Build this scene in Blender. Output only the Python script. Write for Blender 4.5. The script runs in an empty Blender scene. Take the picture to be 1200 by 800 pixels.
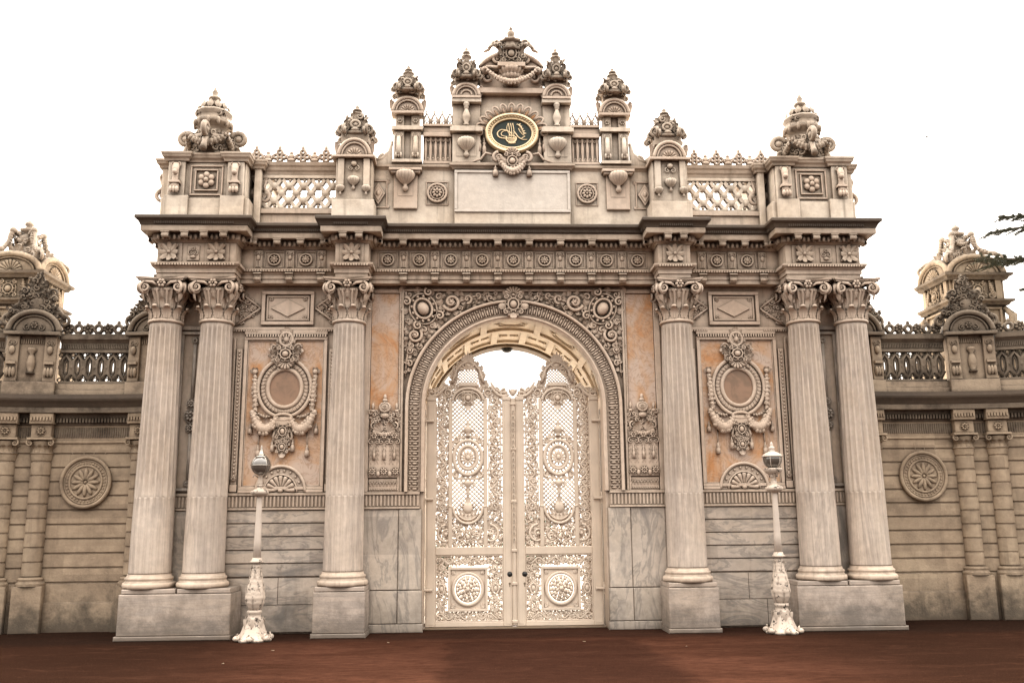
import bpy, math, random
import numpy as np
from mathutils import Matrix, Vector
PI = math.pi
sc = bpy.context.scene
col = sc.collection
R = random.Random(7)

# ------------------------------------------------------------------ mesh builder
# local frame of every mesh: u = right (x), v = up (z), w = out of the facade (-y)
class MB:
    def __init__(s):
        s.V = []; s.F = []; s.S = []; s.n = 0; s.st = [np.eye(4)]
    def push(s, u=0, v=0, w=0, rot=0, sc=1.0, ry=0, rx=0, flip=False):
        T = Matrix.Translation((u, v, w)) @ Matrix.Rotation(math.radians(ry), 4, 'Y') @ Matrix.Rotation(math.radians(rx), 4, 'X') @ Matrix.Rotation(math.radians(rot), 4, 'Z')
        S = Matrix.Diagonal((-sc if flip else sc, sc, sc, 1))
        s.st.append(s.st[-1] @ np.array(T @ S)); return s
    def pop(s): s.st.pop(); return s
    def __enter__(s): return s
    def __exit__(s, *a): s.st.pop()
    def add(s, V, F, smooth=True):
        V = np.asarray(V, float); M = s.st[-1]
        V = V @ M[:3, :3].T + M[:3, 3]
        if np.linalg.det(M[:3, :3]) < 0: F = [tuple(reversed(f)) for f in F]
        n = s.n; s.V.append(V)
        s.F.extend([tuple(i + n for i in f) for f in F]); s.S.extend([smooth] * len(F)); s.n += len(V)
    def box(s, u0, u1, v0, v1, w0, w1, c=0.006):
        if u0 > u1: u0, u1 = u1, u0
        c = min(c, (u1-u0)*.3, (v1-v0)*.3, (w1-w0)*.5)
        V = []
        for w, k in ((w0, 0), (w1-c, 0), (w1, c)):
            V += [(u0+k, v0+k, w), (u1-k, v0+k, w), (u1-k, v1-k, w), (u0+k, v1-k, w)]
        F = [(3, 2, 1, 0), (8, 9, 10, 11)]
        for r in (0, 4):
            for i in range(4):
                j = (i+1) % 4; F.append((r+i, r+j, r+4+j, r+4+i))
        s.add(V, F, False)
    def poly(s, pts, w0, w1, c=0.0):
        n = len(pts); A = sum(pts[i][0]*pts[(i+1) % n][1]-pts[(i+1) % n][0]*pts[i][1] for i in range(n))
        if A < 0: pts = pts[::-1]
        V = [(p[0], p[1], w0) for p in pts] + [(p[0], p[1], w1) for p in pts]
        F = [tuple(range(n-1, -1, -1)), tuple(range(n, 2*n))]
        for i in range(n):
            j = (i+1) % n; F.append((i, j, n+j, n+i))
        s.add(V, F, False)
    def tube(s, pts, r, n=6, closed=False, flat=1.0, smooth=True, up=None):
        P = np.asarray(pts, float)
        if P.shape[1] == 2: P = np.hstack([P, np.zeros((len(P), 1))])
        m = len(P)
        r = np.full(m, r) if np.isscalar(r) else np.asarray(r, float)
        if closed: T = np.roll(P, -1, 0) - np.roll(P, 1, 0)
        else: T = np.gradient(P, axis=0)
        T /= (np.linalg.norm(T, axis=1)[:, None] + 1e-9)
        U = np.tile(np.array(up if up else (0, 0, 1.0)), (m, 1))
        bad = np.abs((U*T).sum(1)) > .95; U[bad] = (1, 0, 0)
        N = np.cross(U, T); N /= (np.linalg.norm(N, axis=1)[:, None] + 1e-9)
        B = np.cross(T, N)
        a = np.arange(n)*2*PI/n + PI/n
        V = (P[:, None, :] + r[:, None, None]*(np.cos(a)[None, :, None]*N[:, None, :] + flat*np.sin(a)[None, :, None]*B[:, None, :])).reshape(-1, 3)
        F = []
        for i in range(m if closed else m-1):
            i2 = (i+1) % m
            for k in range(n):
                k2 = (k+1) % n; F.append((i*n+k, i*n+k2, i2*n+k2, i2*n+k))
        if not closed: F += [tuple(range(n-1, -1, -1)), tuple((m-1)*n+k for k in range(n))]
        s.add(V, F, smooth)
    def lathe(s, prof, n=16, a0=0, a1=2*PI, flute=None, smooth=True, nf=0):
        full = abs(a1-a0-2*PI) < 1e-6
        k = n if full else n+1
        A = a0 + (a1-a0)*np.arange(k)/n
        V = []
        for r, v in prof:
            for i, a in enumerate(A):
                rr = r*(flute(a, v) if flute else 1)
                V.append((rr*math.cos(a), v, rr*math.sin(a)))
        F = []
        for j in range(len(prof)-1):
            for i in range(n):
                i2 = (i+1) % k
                F.append((j*k+i, (j+1)*k+i, (j+1)*k+i2, j*k+i2))
        if full and prof[0][0] > 1e-4: F.append(tuple(range(k)))
        if full and prof[-1][0] > 1e-4: F.append(tuple((len(prof)-1)*k+i for i in reversed(range(k))))
        s.add(V, F, smooth)
    def blob(s, u, v, w, a, b=None, c=None, n=8, m=5):
        b = a if b is None else b; c = a if c is None else c
        V = []; F = []
        for j in range(m+1):
            t = PI*j/m
            for i in range(n):
                p = 2*PI*i/n; V.append((u+a*math.sin(t)*math.cos(p), v+b*math.cos(t), w+c*math.sin(t)*math.sin(p)))
        for j in range(m):
            for i in range(n):
                i2 = (i+1) % n; F.append((j*n+i, j*n+i2, (j+1)*n+i2, (j+1)*n+i))
        s.add(V, F, True)
    def ring(s, u, v, w, a, r, b=None, n=24, k=6, flat=1.0, a0=0, a1=360):
        b = a if b is None else b
        full = (a1-a0 == 360)
        A = np.radians(a0+(a1-a0)*np.arange(n if full else n+1)/n)
        s.tube(np.stack([u+a*np.cos(A), v+b*np.sin(A), w+0*A], 1), r, k, closed=full, flat=flat)
    def disc(s, u, v, w0, w1, a, b=None, n=28):
        b = a if b is None else b
        s.poly([(u+a*math.cos(2*PI*i/n), v+b*math.sin(2*PI*i/n)) for i in range(n)], w0, w1)
    def build(s, name, mat, parent=None, loc=None):
        me = bpy.data.meshes.new(name)
        V = np.vstack(s.V); V = np.stack([V[:, 0], -V[:, 2], V[:, 1]], 1)
        me.from_pydata(V.tolist(), [], s.F); me.polygons.foreach_set('use_smooth', s.S)
        me.materials.append(mat); me.update()
        o = bpy.data.objects.new(name, me); col.objects.link(o)
        if parent is not None: o.parent = parent
        if loc: o.location = loc
        return o
    # ---------------- ornament vocabulary
    def sweep(s, path, prof, smooth=False, cap=True, back=None):
        """moulding: path in plan (x, y), outward = right-hand of travel to -y; prof = [(out, z)]"""
        P = [np.array(p, float) for p in path]; n = len(P); M = []
        for i in range(n):
            ns = []
            if i > 0: d = P[i]-P[i-1]; d /= np.linalg.norm(d); ns.append(np.array([d[1], -d[0]]))
            if i < n-1: d = P[i+1]-P[i]; d /= np.linalg.norm(d); ns.append(np.array([d[1], -d[0]]))
            b = sum(ns); b = b/np.linalg.norm(b); M.append(b/max(.3, b @ ns[0]))
        V = []
        for p, m_ in zip(P, M):
            for o, z in prof:
                q = p+m_*o; V.append((q[0], z, -q[1]))
        k = len(prof); F = []
        for i in range(n-1):
            for j in range(k-1): F.append((i*k+j, (i+1)*k+j, (i+1)*k+j+1, i*k+j+1))
        if cap: F += [tuple(range(k)), tuple((n-1)*k+j for j in reversed(range(k)))]
        s.add(V, F, smooth)
    def leaf(s, L, W, curl=1.2, lobes=4, n=9, w0=0.0, thick=.25):
        V = []; F = []
        for i in range(n+1):
            t = i/n; a = curl*t*t*1.4
            y = L*(t - .25*curl*t**3*.8); z = w0 + L*.42*curl*t**2.6
            if t > .85: y -= L*.06*(t-.85)/.15*curl
            hw = W*.5*(math.sin(PI*min(1, t*.86+.14))**.7)*(1-.22*abs(math.cos(lobes*PI*t)))
            if i == n: hw = W*.06
            for k, e in enumerate((-1, -.5, 0, .5, 1)):
                V.append((e*hw, y, z + W*thick*(1-abs(e))*(.6 if k in (1, 3) else 1)*(1-.5*t) + (W*.05 if k in (0, 4) else 0)))
        for i in range(n):
            for k in range(4): F.append((i*5+k, i*5+k+1, i*5+6+k, i*5+5+k))
        s.add(V, F, True)
    def scroll(s, u, v, w, r0, turns=1.4, a0=0, dirn=1, t0=None, t1=None, n=22, k=6, lift=0.0, rmin=.12, flat=1.0):
        """spiral winding inwards about (u, v); starts at angle a0 (deg)"""
        t0 = r0*.22 if t0 is None else t0; t1 = t0*.5 if t1 is None else t1
        P = []; rr = []
        for i in range(n+1):
            t = i/n; a = math.radians(a0)+dirn*turns*2*PI*t; r = r0*(1-t)**.9*(1-rmin)+r0*rmin
            P.append((u+r*math.cos(a), v+r*math.sin(a), w+lift*t)); rr.append(t0+(t1-t0)*t)
        s.tube(P, rr, k, flat=flat); s.blob(u, v, w+lift, r0*.24, n=6, m=4)
    def rosette(s, u, v, w, r, n=8, depth=.3, rim=True):
        for i in range(n):
            a = 2*PI*i/n
            with s.push(u, v, w, rot=math.degrees(a)):
                s.blob(r*.55, 0, r*depth*.35, r*.36, r*1.9/n, r*depth*.5, n=6, m=4)
        s.blob(u, v, w+r*depth*.5, r*.2, r*.2, r*depth*.7, n=8, m=4)
        if rim: s.ring(u, v, w+r*.05, r*1.02, r*.09, n=20, k=5)
    def starflower(s, u, v, w, r, n=8):
        for i in range(n):
            with s.push(u, v, w, rot=i*360/n): s.leaf(r*(1 if i % 2 == 0 else 1.12), r*.5, .75, lobes=2, n=5, thick=.3)
        s.blob(u, v, w+r*.14, r*.16, n=8, m=4)
    def shell(s, u, v, w, r, n=9, a0=-10, a1=190, k=.12):
        for i in range(n):
            a = math.radians(a0+(a1-a0)*(i+.5)/n); t = math.radians((a1-a0)/n)*.5
            P = [(u+math.cos(a)*r*x, v+math.sin(a)*r*x, w+r*.14*x) for x in (.15, .4, .7, .92, 1.0)]
            s.tube(P, [r*x*math.sin(t)*.95 for x in (.2, .45, .75, .92, .6)], 6, flat=.8)
        s.blob(u, v, w+.02, r*.2, r*.16, r*.16)
    def garland(s, p0, p1, sag, r, w=0.0, n=11, rnd=None):
        rnd = rnd or random.Random(3)
        for i in range(n+1):
            t = i/n; u = p0[0]+(p1[0]-p0[0])*t; v = p0[1]+(p1[1]-p0[1])*t-sag*4*t*(1-t)
            rr = r*(.55+.45*math.sin(PI*t))
            s.blob(u, v, w+rr*.3, rr*.75, n=7, m=4)
            for k in range(3):
                a = rnd.uniform(0, 2*PI); s.blob(u+rr*.6*math.cos(a), v+rr*.6*math.sin(a), w+rr*.55, rr*.36, n=5, m=3)
        for k in range(2):
            with s.push(u, v, w+rr*.6, rot=rnd.uniform(0, 360)): s.leaf(rr*1.25, rr*.8, .5, lobes=2, n=4, thick=.35)
    def tassel(s, u, v, w, h, r):
        with s.push(u, v, w): s.lathe([(r*.35, 0), (r*.35, -h*.25), (r*.9, -h*.32), (r*.5, -h*.42), (r, -h*.55), (r*1.1, -h), (0, -h)], 8, flute=lambda a, v: 1+.08*math.cos(8*a))
    def dentils(s, u0, u1, v0, v1, w0, w1, pitch, duty=.55):
        n = max(1, round((u1-u0)/pitch)); p = (u1-u0)/n
        for i in range(n): s.box(u0+p*(i+.5-duty/2), u0+p*(i+.5+duty/2), v0, v1, w0, w1, .003)
    def beads(s, P0, P1, r, pitch, sq=1.0):
        P0 = np.array(P0, float); P1 = np.array(P1, float); L = np.linalg.norm(P1-P0); n = max(1, round(L/pitch))
        for i in range(n):
            q = P0+(P1-P0)*(i+.5)/n; s.blob(q[0], q[1], q[2], r, r*sq, r, n=6, m=4)
    def frame(s, u0, u1, v0, v1, w, t, h):
        """raised picture frame, outer bounds given"""
        s.box(u0, u1, v0, v0+t, w, w+h); s.box(u0, u1, v1-t, v1, w, w+h)
        s.box(u0, u0+t, v0+t, v1-t, w, w+h-.001); s.box(u1-t, u1, v0+t, v1-t, w, w+h-.001)
    def rinceau(s, P, w, amp, r, rnd, dens=1.0, t=.012, leafy=True, flat=1.0):
        """vine scroll along polyline P (2d)"""
        P = np.array(P, float); seg = np.linalg.norm(np.diff(P, axis=0), axis=1); L = seg.sum(); cum = np.concatenate([[0], np.cumsum(seg)])
        def at(d):
            i = min(len(seg)-1, int(np.searchsorted(cum, d, 'right')-1)); t_ = (d-cum[i])/seg[i]
            T = (P[i+1]-P[i])/seg[i]; return P[i]+T*seg[i]*t_, T
        step = amp*1.75/dens; n = max(1, int(round(L/step))); step = L/n
        pts = []
        for i in range(n*6+1):
            q, T = at(min(L-1e-6, i*step/6)); N = np.array([-T[1], T[0]]); k = math.sin(PI*i/6)
            pts.append((*(q+N*k*amp*.55), w))
        s.tube(pts, t*1.1, 5, flat=flat)
        for i in range(n):
            sd = 1 if i % 2 == 0 else -1
            q, T = at((i+.5)*step); N = np.array([-T[1], T[0]]); c = q-N*sd*amp*.18
            a0 = math.degrees(math.atan2(N[1]*sd, N[0]*sd))
            s.scroll(c[0], c[1], w, r, 1.15, a0, -sd if (N[0]*T[1]-N[1]*T[0]) < 0 else sd, t0=t, t1=t*.8, n=14, k=5, flat=flat)
            if leafy:
                for j in range(4):
                    a = rnd.uniform(0, 360); rr = r*rnd.uniform(.9, 1.25)
                    x, y = c[0]+rr*math.cos(math.radians(a)), c[1]+rr*math.sin(math.radians(a))
                    with s.push(x, y, w, rot=a+rnd.uniform(-60, 60)-90): s.leaf(r*.62, r*.42, .8, lobes=2, n=4, thick=.3)

def fill(m, inside, bb, sp, size, rd, w=0.0, t=.012, pscroll=.5, lf=1.0):
    """dense carved foliage: scrolls and leaves packed through an area"""
    u0, u1, v0, v1 = bb; j = 0; v = v0+sp*.4
    while v < v1:
        u = u0+sp*(.4 if j % 2 else .85)
        while u < u1:
            x, y = u+rd.uniform(-.22, .22)*sp, v+rd.uniform(-.22, .22)*sp
            if inside(x, y):
                a = rd.uniform(0, 360)
                if rd.random() < pscroll:
                    m.scroll(x, y, w+t*.6, size, 1.15, a, rd.choice((-1, 1)), t0=t*1.15, t1=t*.8, n=12, k=5, lift=t*.6)
                    for k in range(2):
                        aa = a+rd.uniform(60, 300)
                        with m.push(x+size*math.cos(math.radians(aa)), y+size*math.sin(math.radians(aa)), w, rot=aa-90+rd.uniform(-50, 50)): m.leaf(size*1.1*lf, size*.85*lf, .8, lobes=2, n=4, thick=.35)
                else:
                    for k in range(3):
                        with m.push(x, y, w, rot=a+k*120+rd.uniform(-25, 25)): m.leaf(size*1.35*lf, size*.95*lf, .9, lobes=2, n=5, thick=.35)
            u += sp
        v += sp*.85; j += 1

# ------------------------------------------------------------------ materials
def nd(nt, typ, **kw):
    n = nt.nodes.new(typ)
    for k, v in kw.items():
        if hasattr(n, k): setattr(n, k, v)
    return n
def mixc(nt, fac, a, b, mode='MIX'):
    m = nt.nodes.new('ShaderNodeMix'); m.data_type = 'RGBA'; m.blend_type = mode
    for sock, v in ((0, fac), (6, a), (7, b)):
        if isinstance(v, bpy.types.NodeSocket): nt.links.new(v, m.inputs[sock])
        elif isinstance(v, (int, float)): m.inputs[sock].default_value = v
        else: m.inputs[sock].default_value = (*v[:3], 1)
    return m.outputs[2]
def mth(nt, op, a, b=0.0, c=None, clamp=False):
    m = nt.nodes.new('ShaderNodeMath'); m.operation = op; m.use_clamp = clamp
    for i, v in enumerate((a, b, c)):
        if v is None: continue
        if isinstance(v, bpy.types.NodeSocket): nt.links.new(v, m.inputs[i])
        else: m.inputs[i].default_value = v
    return m.outputs[0]
def ramp(nt, fac, lo, hi):
    m = nt.nodes.new('ShaderNodeMapRange'); m.interpolation_type = 'SMOOTHSTEP'
    nt.links.new(fac, m.inputs[0]); m.inputs[1].default_value = lo; m.inputs[2].default_value = hi
    return m.outputs[0]
def newmat(name):
    m = bpy.data.materials.new(name); m.use_nodes = True; nt = m.node_tree
    b = nt.nodes['Principled BSDF']; g = nd(nt, 'ShaderNodeNewGeometry'); return m, nt, b, g
def noise(nt, vec, scale, detail=5, rough=.55, dist=0.0):
    n = nd(nt, 'ShaderNodeTexNoise'); n.inputs['Scale'].default_value = scale; n.inputs['Detail'].default_value = detail
    n.inputs['Roughness'].default_value = rough; n.inputs['Distortion'].default_value = dist
    nt.links.new(vec, n.inputs['Vector']); return n.outputs['Fac']
def mapped(nt, vec, scale=(1, 1, 1), rot=(0, 0, 0), loc=(0, 0, 0)):
    n = nd(nt, 'ShaderNodeMapping'); n.inputs['Scale'].default_value = scale; n.inputs['Rotation'].default_value = rot; n.inputs['Location'].default_value = loc
    nt.links.new(vec, n.inputs['Vector']); return n.outputs[0]
def stone(name, base, warm, vein=None, vein_amt=.5, vein_scale=(1.6, 1.6, .5), vein_rot=(0, 0, 0), crev=.6, crev_col=(.06, .036, .02), top=.5, top_col=(.035, .028, .022), foot=0.0, rough=.62, bump=.25, grime=0.0, dist=.10, streak=.35, blocks=None, bamp=1.0):
    m, nt, b, g = newmat(name); pos = g.outputs['Position']
    c = mixc(nt, ramp(nt, noise(nt, pos, 1.1, 6), .35, .68), base, warm)
    fine = noise(nt, pos, 9, 6, .65)
    c = mixc(nt, .4, c, mixc(nt, ramp(nt, fine, .3, .75), tuple(x*.72 for x in base), tuple(min(.9, x*1.18) for x in base)))
    if vein:
        vm = mapped(nt, pos, vein_scale, vein_rot)
        v1 = noise(nt, vm, 1.0, 7, .6, 1.3)
        band = mth(nt, 'ABSOLUTE', mth(nt, 'SUBTRACT', v1, .5))
        f1 = mth(nt, 'SUBTRACT', 1.0, ramp(nt, band, .0, .045))
        v2 = ramp(nt, noise(nt, vm, .55, 5, .6, 2.2), .5, .68)
        f = mth(nt, 'MULTIPLY', mth(nt, 'MAXIMUM', mth(nt, 'MULTIPLY', f1, .7), v2), vein_amt)
        c = mixc(nt, f, c, vein)
    if blocks:   # tone differences between the stone blocks
        bx = nd(nt, 'ShaderNodeTexWhiteNoise'); sn = nd(nt, 'ShaderNodeVectorMath', operation='SNAP'); sn.inputs[1].default_value = blocks
        nt.links.new(pos, sn.inputs[0]); nt.links.new(sn.outputs[0], bx.inputs['Vector'])
        c = mixc(nt, 1.0, c, mixc(nt, bx.outputs['Value'], tuple(1-.22*bamp*k for k in (1, 1.04, 1.09)), (1.06, 1.055, 1.04)), 'MULTIPLY')
    st = ramp(nt, noise(nt, mapped(nt, pos, (7, 7, .45)), 1.0, 5, .6), .52, .8)
    c = mixc(nt, mth(nt, 'MULTIPLY', st, streak), c, (.13, .095, .065))
    if grime:
        gn = ramp(nt, noise(nt, pos, 2.2, 8, .7), .45, .72)
        c = mixc(nt, mth(nt, 'MULTIPLY', gn, grime), c, (.06, .047, .036))
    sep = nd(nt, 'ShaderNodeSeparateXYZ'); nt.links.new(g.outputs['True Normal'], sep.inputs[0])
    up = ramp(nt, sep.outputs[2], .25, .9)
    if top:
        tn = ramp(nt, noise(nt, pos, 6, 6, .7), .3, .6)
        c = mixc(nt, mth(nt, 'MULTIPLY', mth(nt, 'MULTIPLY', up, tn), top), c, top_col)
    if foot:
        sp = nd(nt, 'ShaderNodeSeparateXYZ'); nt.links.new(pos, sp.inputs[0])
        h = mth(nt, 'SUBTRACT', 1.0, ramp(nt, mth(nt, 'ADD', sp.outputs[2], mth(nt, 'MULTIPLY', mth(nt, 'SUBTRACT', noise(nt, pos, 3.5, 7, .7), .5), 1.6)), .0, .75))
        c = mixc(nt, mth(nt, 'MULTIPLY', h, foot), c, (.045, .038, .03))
    if crev:  # AO in creases: crevice shade and grime mixed into the base colour
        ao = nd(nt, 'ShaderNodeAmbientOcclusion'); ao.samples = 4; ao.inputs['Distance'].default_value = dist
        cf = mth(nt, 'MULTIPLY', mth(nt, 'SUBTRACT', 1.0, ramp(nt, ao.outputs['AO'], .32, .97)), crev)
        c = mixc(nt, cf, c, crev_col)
    nt.links.new(c, b.inputs['Base Color']); b.inputs['Roughness'].default_value = rough
    b.inputs['Specular IOR Level'].default_value = .35
    bp = nd(nt, 'ShaderNodeBump'); bp.inputs['Strength'].default_value = bump; bp.inputs['Distance'].default_value = .02
    nt.links.new(noise(nt, pos, 28, 6, .65), bp.inputs['Height']); nt.links.new(bp.outputs[0], b.inputs['Normal'])
    return m
M = {}
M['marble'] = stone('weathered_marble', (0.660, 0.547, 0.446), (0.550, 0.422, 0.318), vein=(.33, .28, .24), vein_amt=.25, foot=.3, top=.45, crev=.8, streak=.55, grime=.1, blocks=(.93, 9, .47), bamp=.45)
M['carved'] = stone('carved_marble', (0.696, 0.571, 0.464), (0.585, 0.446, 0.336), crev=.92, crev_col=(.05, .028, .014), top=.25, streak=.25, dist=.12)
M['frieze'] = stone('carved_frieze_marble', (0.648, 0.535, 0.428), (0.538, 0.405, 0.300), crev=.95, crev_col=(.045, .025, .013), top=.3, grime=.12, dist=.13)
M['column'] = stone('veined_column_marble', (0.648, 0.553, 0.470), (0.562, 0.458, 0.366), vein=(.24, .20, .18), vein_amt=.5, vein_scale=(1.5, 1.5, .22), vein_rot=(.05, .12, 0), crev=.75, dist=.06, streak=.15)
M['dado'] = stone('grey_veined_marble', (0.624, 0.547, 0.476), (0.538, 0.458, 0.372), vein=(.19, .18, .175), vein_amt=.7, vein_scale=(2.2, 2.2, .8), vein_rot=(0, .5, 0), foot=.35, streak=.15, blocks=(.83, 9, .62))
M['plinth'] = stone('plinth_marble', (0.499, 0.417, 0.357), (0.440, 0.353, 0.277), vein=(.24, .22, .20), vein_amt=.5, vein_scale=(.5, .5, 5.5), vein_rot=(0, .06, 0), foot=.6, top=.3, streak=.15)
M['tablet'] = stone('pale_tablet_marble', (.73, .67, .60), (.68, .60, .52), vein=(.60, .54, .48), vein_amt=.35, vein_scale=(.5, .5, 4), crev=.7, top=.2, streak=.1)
M['attic'] = stone('brighter_lit_attic_marble', (.79, .69, .58), (.68, .54, .41), crev=.88, crev_col=(.05, .028, .014), top=.4, streak=.7, grime=.25, dist=.16, blocks=(.93, 9, .47), bamp=.35)  # stronger light on the upper storey is put into this paler stone colour
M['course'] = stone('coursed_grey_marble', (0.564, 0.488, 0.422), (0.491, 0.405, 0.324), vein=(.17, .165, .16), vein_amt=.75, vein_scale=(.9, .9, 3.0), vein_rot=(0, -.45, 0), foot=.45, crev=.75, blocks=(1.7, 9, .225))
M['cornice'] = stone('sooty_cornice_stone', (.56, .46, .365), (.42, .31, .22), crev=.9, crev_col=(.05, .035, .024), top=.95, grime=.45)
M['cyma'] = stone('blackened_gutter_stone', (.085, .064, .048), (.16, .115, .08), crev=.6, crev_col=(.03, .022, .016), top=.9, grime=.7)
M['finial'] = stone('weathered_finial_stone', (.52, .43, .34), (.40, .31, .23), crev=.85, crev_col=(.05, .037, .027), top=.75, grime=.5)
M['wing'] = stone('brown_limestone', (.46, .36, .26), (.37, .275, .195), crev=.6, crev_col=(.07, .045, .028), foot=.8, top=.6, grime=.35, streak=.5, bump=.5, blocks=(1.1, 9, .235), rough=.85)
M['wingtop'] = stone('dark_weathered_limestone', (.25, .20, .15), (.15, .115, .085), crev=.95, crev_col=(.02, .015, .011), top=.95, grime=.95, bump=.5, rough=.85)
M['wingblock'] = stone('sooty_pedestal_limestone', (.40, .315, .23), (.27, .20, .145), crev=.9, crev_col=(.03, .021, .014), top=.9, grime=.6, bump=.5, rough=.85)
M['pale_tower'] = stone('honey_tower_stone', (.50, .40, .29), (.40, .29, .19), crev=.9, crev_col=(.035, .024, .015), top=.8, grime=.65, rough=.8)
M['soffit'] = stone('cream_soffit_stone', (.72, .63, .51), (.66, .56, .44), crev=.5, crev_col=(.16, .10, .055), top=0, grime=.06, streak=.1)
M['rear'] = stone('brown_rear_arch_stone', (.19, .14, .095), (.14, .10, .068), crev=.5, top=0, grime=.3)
M['gilt_frame'] = None
def orange():
    m, nt, b, g = newmat('orange_breccia_marble'); pos = g.outputs['Position']
    n1 = noise(nt, mapped(nt, pos, (1.0, 1.0, .7), (0, .5, 0)), 1.7, 7, .62, 1.2)
    c = mixc(nt, ramp(nt, n1, .38, .58), (.60, .47, .38), (.58, .37, .23))
    c = mixc(nt, ramp(nt, n1, .53, .66), c, (.56, .27, .11))
    vv = mth(nt, 'ABSOLUTE', mth(nt, 'SUBTRACT', noise(nt, pos, 2.6, 8, .65, 2.0), .5))
    c = mixc(nt, mth(nt, 'MULTIPLY', mth(nt, 'SUBTRACT', 1.0, ramp(nt, vv, 0, .03)), .45), c, (.27, .12, .05))
    c = mixc(nt, mth(nt, 'MULTIPLY', ramp(nt, noise(nt, pos, 3.2, 5), .55, .75), .35), c, (.47, .42, .37))
    nt.links.new(c, b.inputs['Base Color']); b.inputs['Roughness'].default_value = .45; return m
M['orange'] = orange()
def rosy():
    m, nt, b, g = newmat('brown_oval_marble'); pos = g.outputs['Position']
    c = mixc(nt, ramp(nt, noise(nt, pos, 3, 7, .6, 1.5), .4, .65), (.33, .205, .135), (.23, .15, .10))
    nt.links.new(c, b.inputs['Base Color']); b.inputs['Roughness'].default_value = .4; return m
M['brown'] = rosy()
def paint(name, colr, chip=(.08, .05, .03), amt=.3, rough=.5, metallic=0, crev=.5, sc_=14, crevk=(.35, .35, .35)):
    m, nt, b, g = newmat(name); pos = g.outputs['Position']
    c = mixc(nt, ramp(nt, noise(nt, pos, 2.5, 6), .3, .7), colr, tuple(x*.86 for x in colr))
    c = mixc(nt, mth(nt, 'MULTIPLY', ramp(nt, noise(nt, mapped(nt, pos, (8, 8, .6)), 1, 5), .55, .8), .3), c, tuple(x*.55 for x in colr))
    f = ramp(nt, noise(nt, pos, sc_, 8, .75), .74-amt*.2, .76-amt*.2+.03)
    c = mixc(nt, f, c, chip)
    if crev:  # AO in creases: shade mixed into the paint colour
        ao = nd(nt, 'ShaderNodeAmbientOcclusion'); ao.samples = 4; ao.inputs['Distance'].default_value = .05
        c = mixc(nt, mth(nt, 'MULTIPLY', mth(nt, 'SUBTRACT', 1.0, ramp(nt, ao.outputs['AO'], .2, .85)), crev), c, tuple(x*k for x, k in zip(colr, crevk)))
    nt.links.new(c, b.inputs['Base Color']); b.inputs['Roughness'].default_value = rough; b.inputs['Metallic'].default_value = metallic
    bp = nd(nt, 'ShaderNodeBump'); bp.inputs['Strength'].default_value = .15; bp.inputs['Distance'].default_value = .01
    nt.links.new(noise(nt, pos, 22, 5), bp.inputs['Height']); nt.links.new(bp.outputs[0], b.inputs['Normal'])
    return m
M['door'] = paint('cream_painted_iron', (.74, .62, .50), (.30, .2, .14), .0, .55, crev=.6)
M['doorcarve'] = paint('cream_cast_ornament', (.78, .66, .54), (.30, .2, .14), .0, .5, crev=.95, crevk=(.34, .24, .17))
M['lamp'] = paint('peeling_cream_paint', (.62, .52, .43), (.02, .015, .012), .95, .5, crev=.8)
M['lamppole'] = paint('cream_lamp_paint', (.66, .57, .49), (.09, .06, .04), .02, .45)
M['gold'] = paint('gilding', (.78, .62, .40), (.25, .14, .04), .1, .35, .75, crev=.7)
M['green'] = paint('dark_green_enamel', (.008, .022, .017), (.008, .022, .017), 0, .6, 0, crev=0)
M['iron'] = paint('dark_iron', (.03, .03, .03), (.05, .03, .02), .2, .4, .6, crev=0)
M['pipe'] = paint('worn_brass_pipe', (.25, .19, .13), (.1, .06, .04), .3, .45, .4, crev=.3)
def glass(name, colr):
    m, nt, b, g = newmat(name); b.inputs['Base Color'].default_value = (*colr, 1); b.inputs['Roughness'].default_value = .12
    b.inputs['Metallic'].default_value = .0; b.inputs['Coat Weight'].default_value = 1.0; b.inputs['Specular IOR Level'].default_value = 1.0; return m
M['glass'] = glass('smoky_lamp_glass', (.10, .088, .075))
M['chrome'] = paint('tarnished_metal_cap', (.62, .58, .52), (.3, .25, .2), .1, .22, .9, crev=.2)
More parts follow.
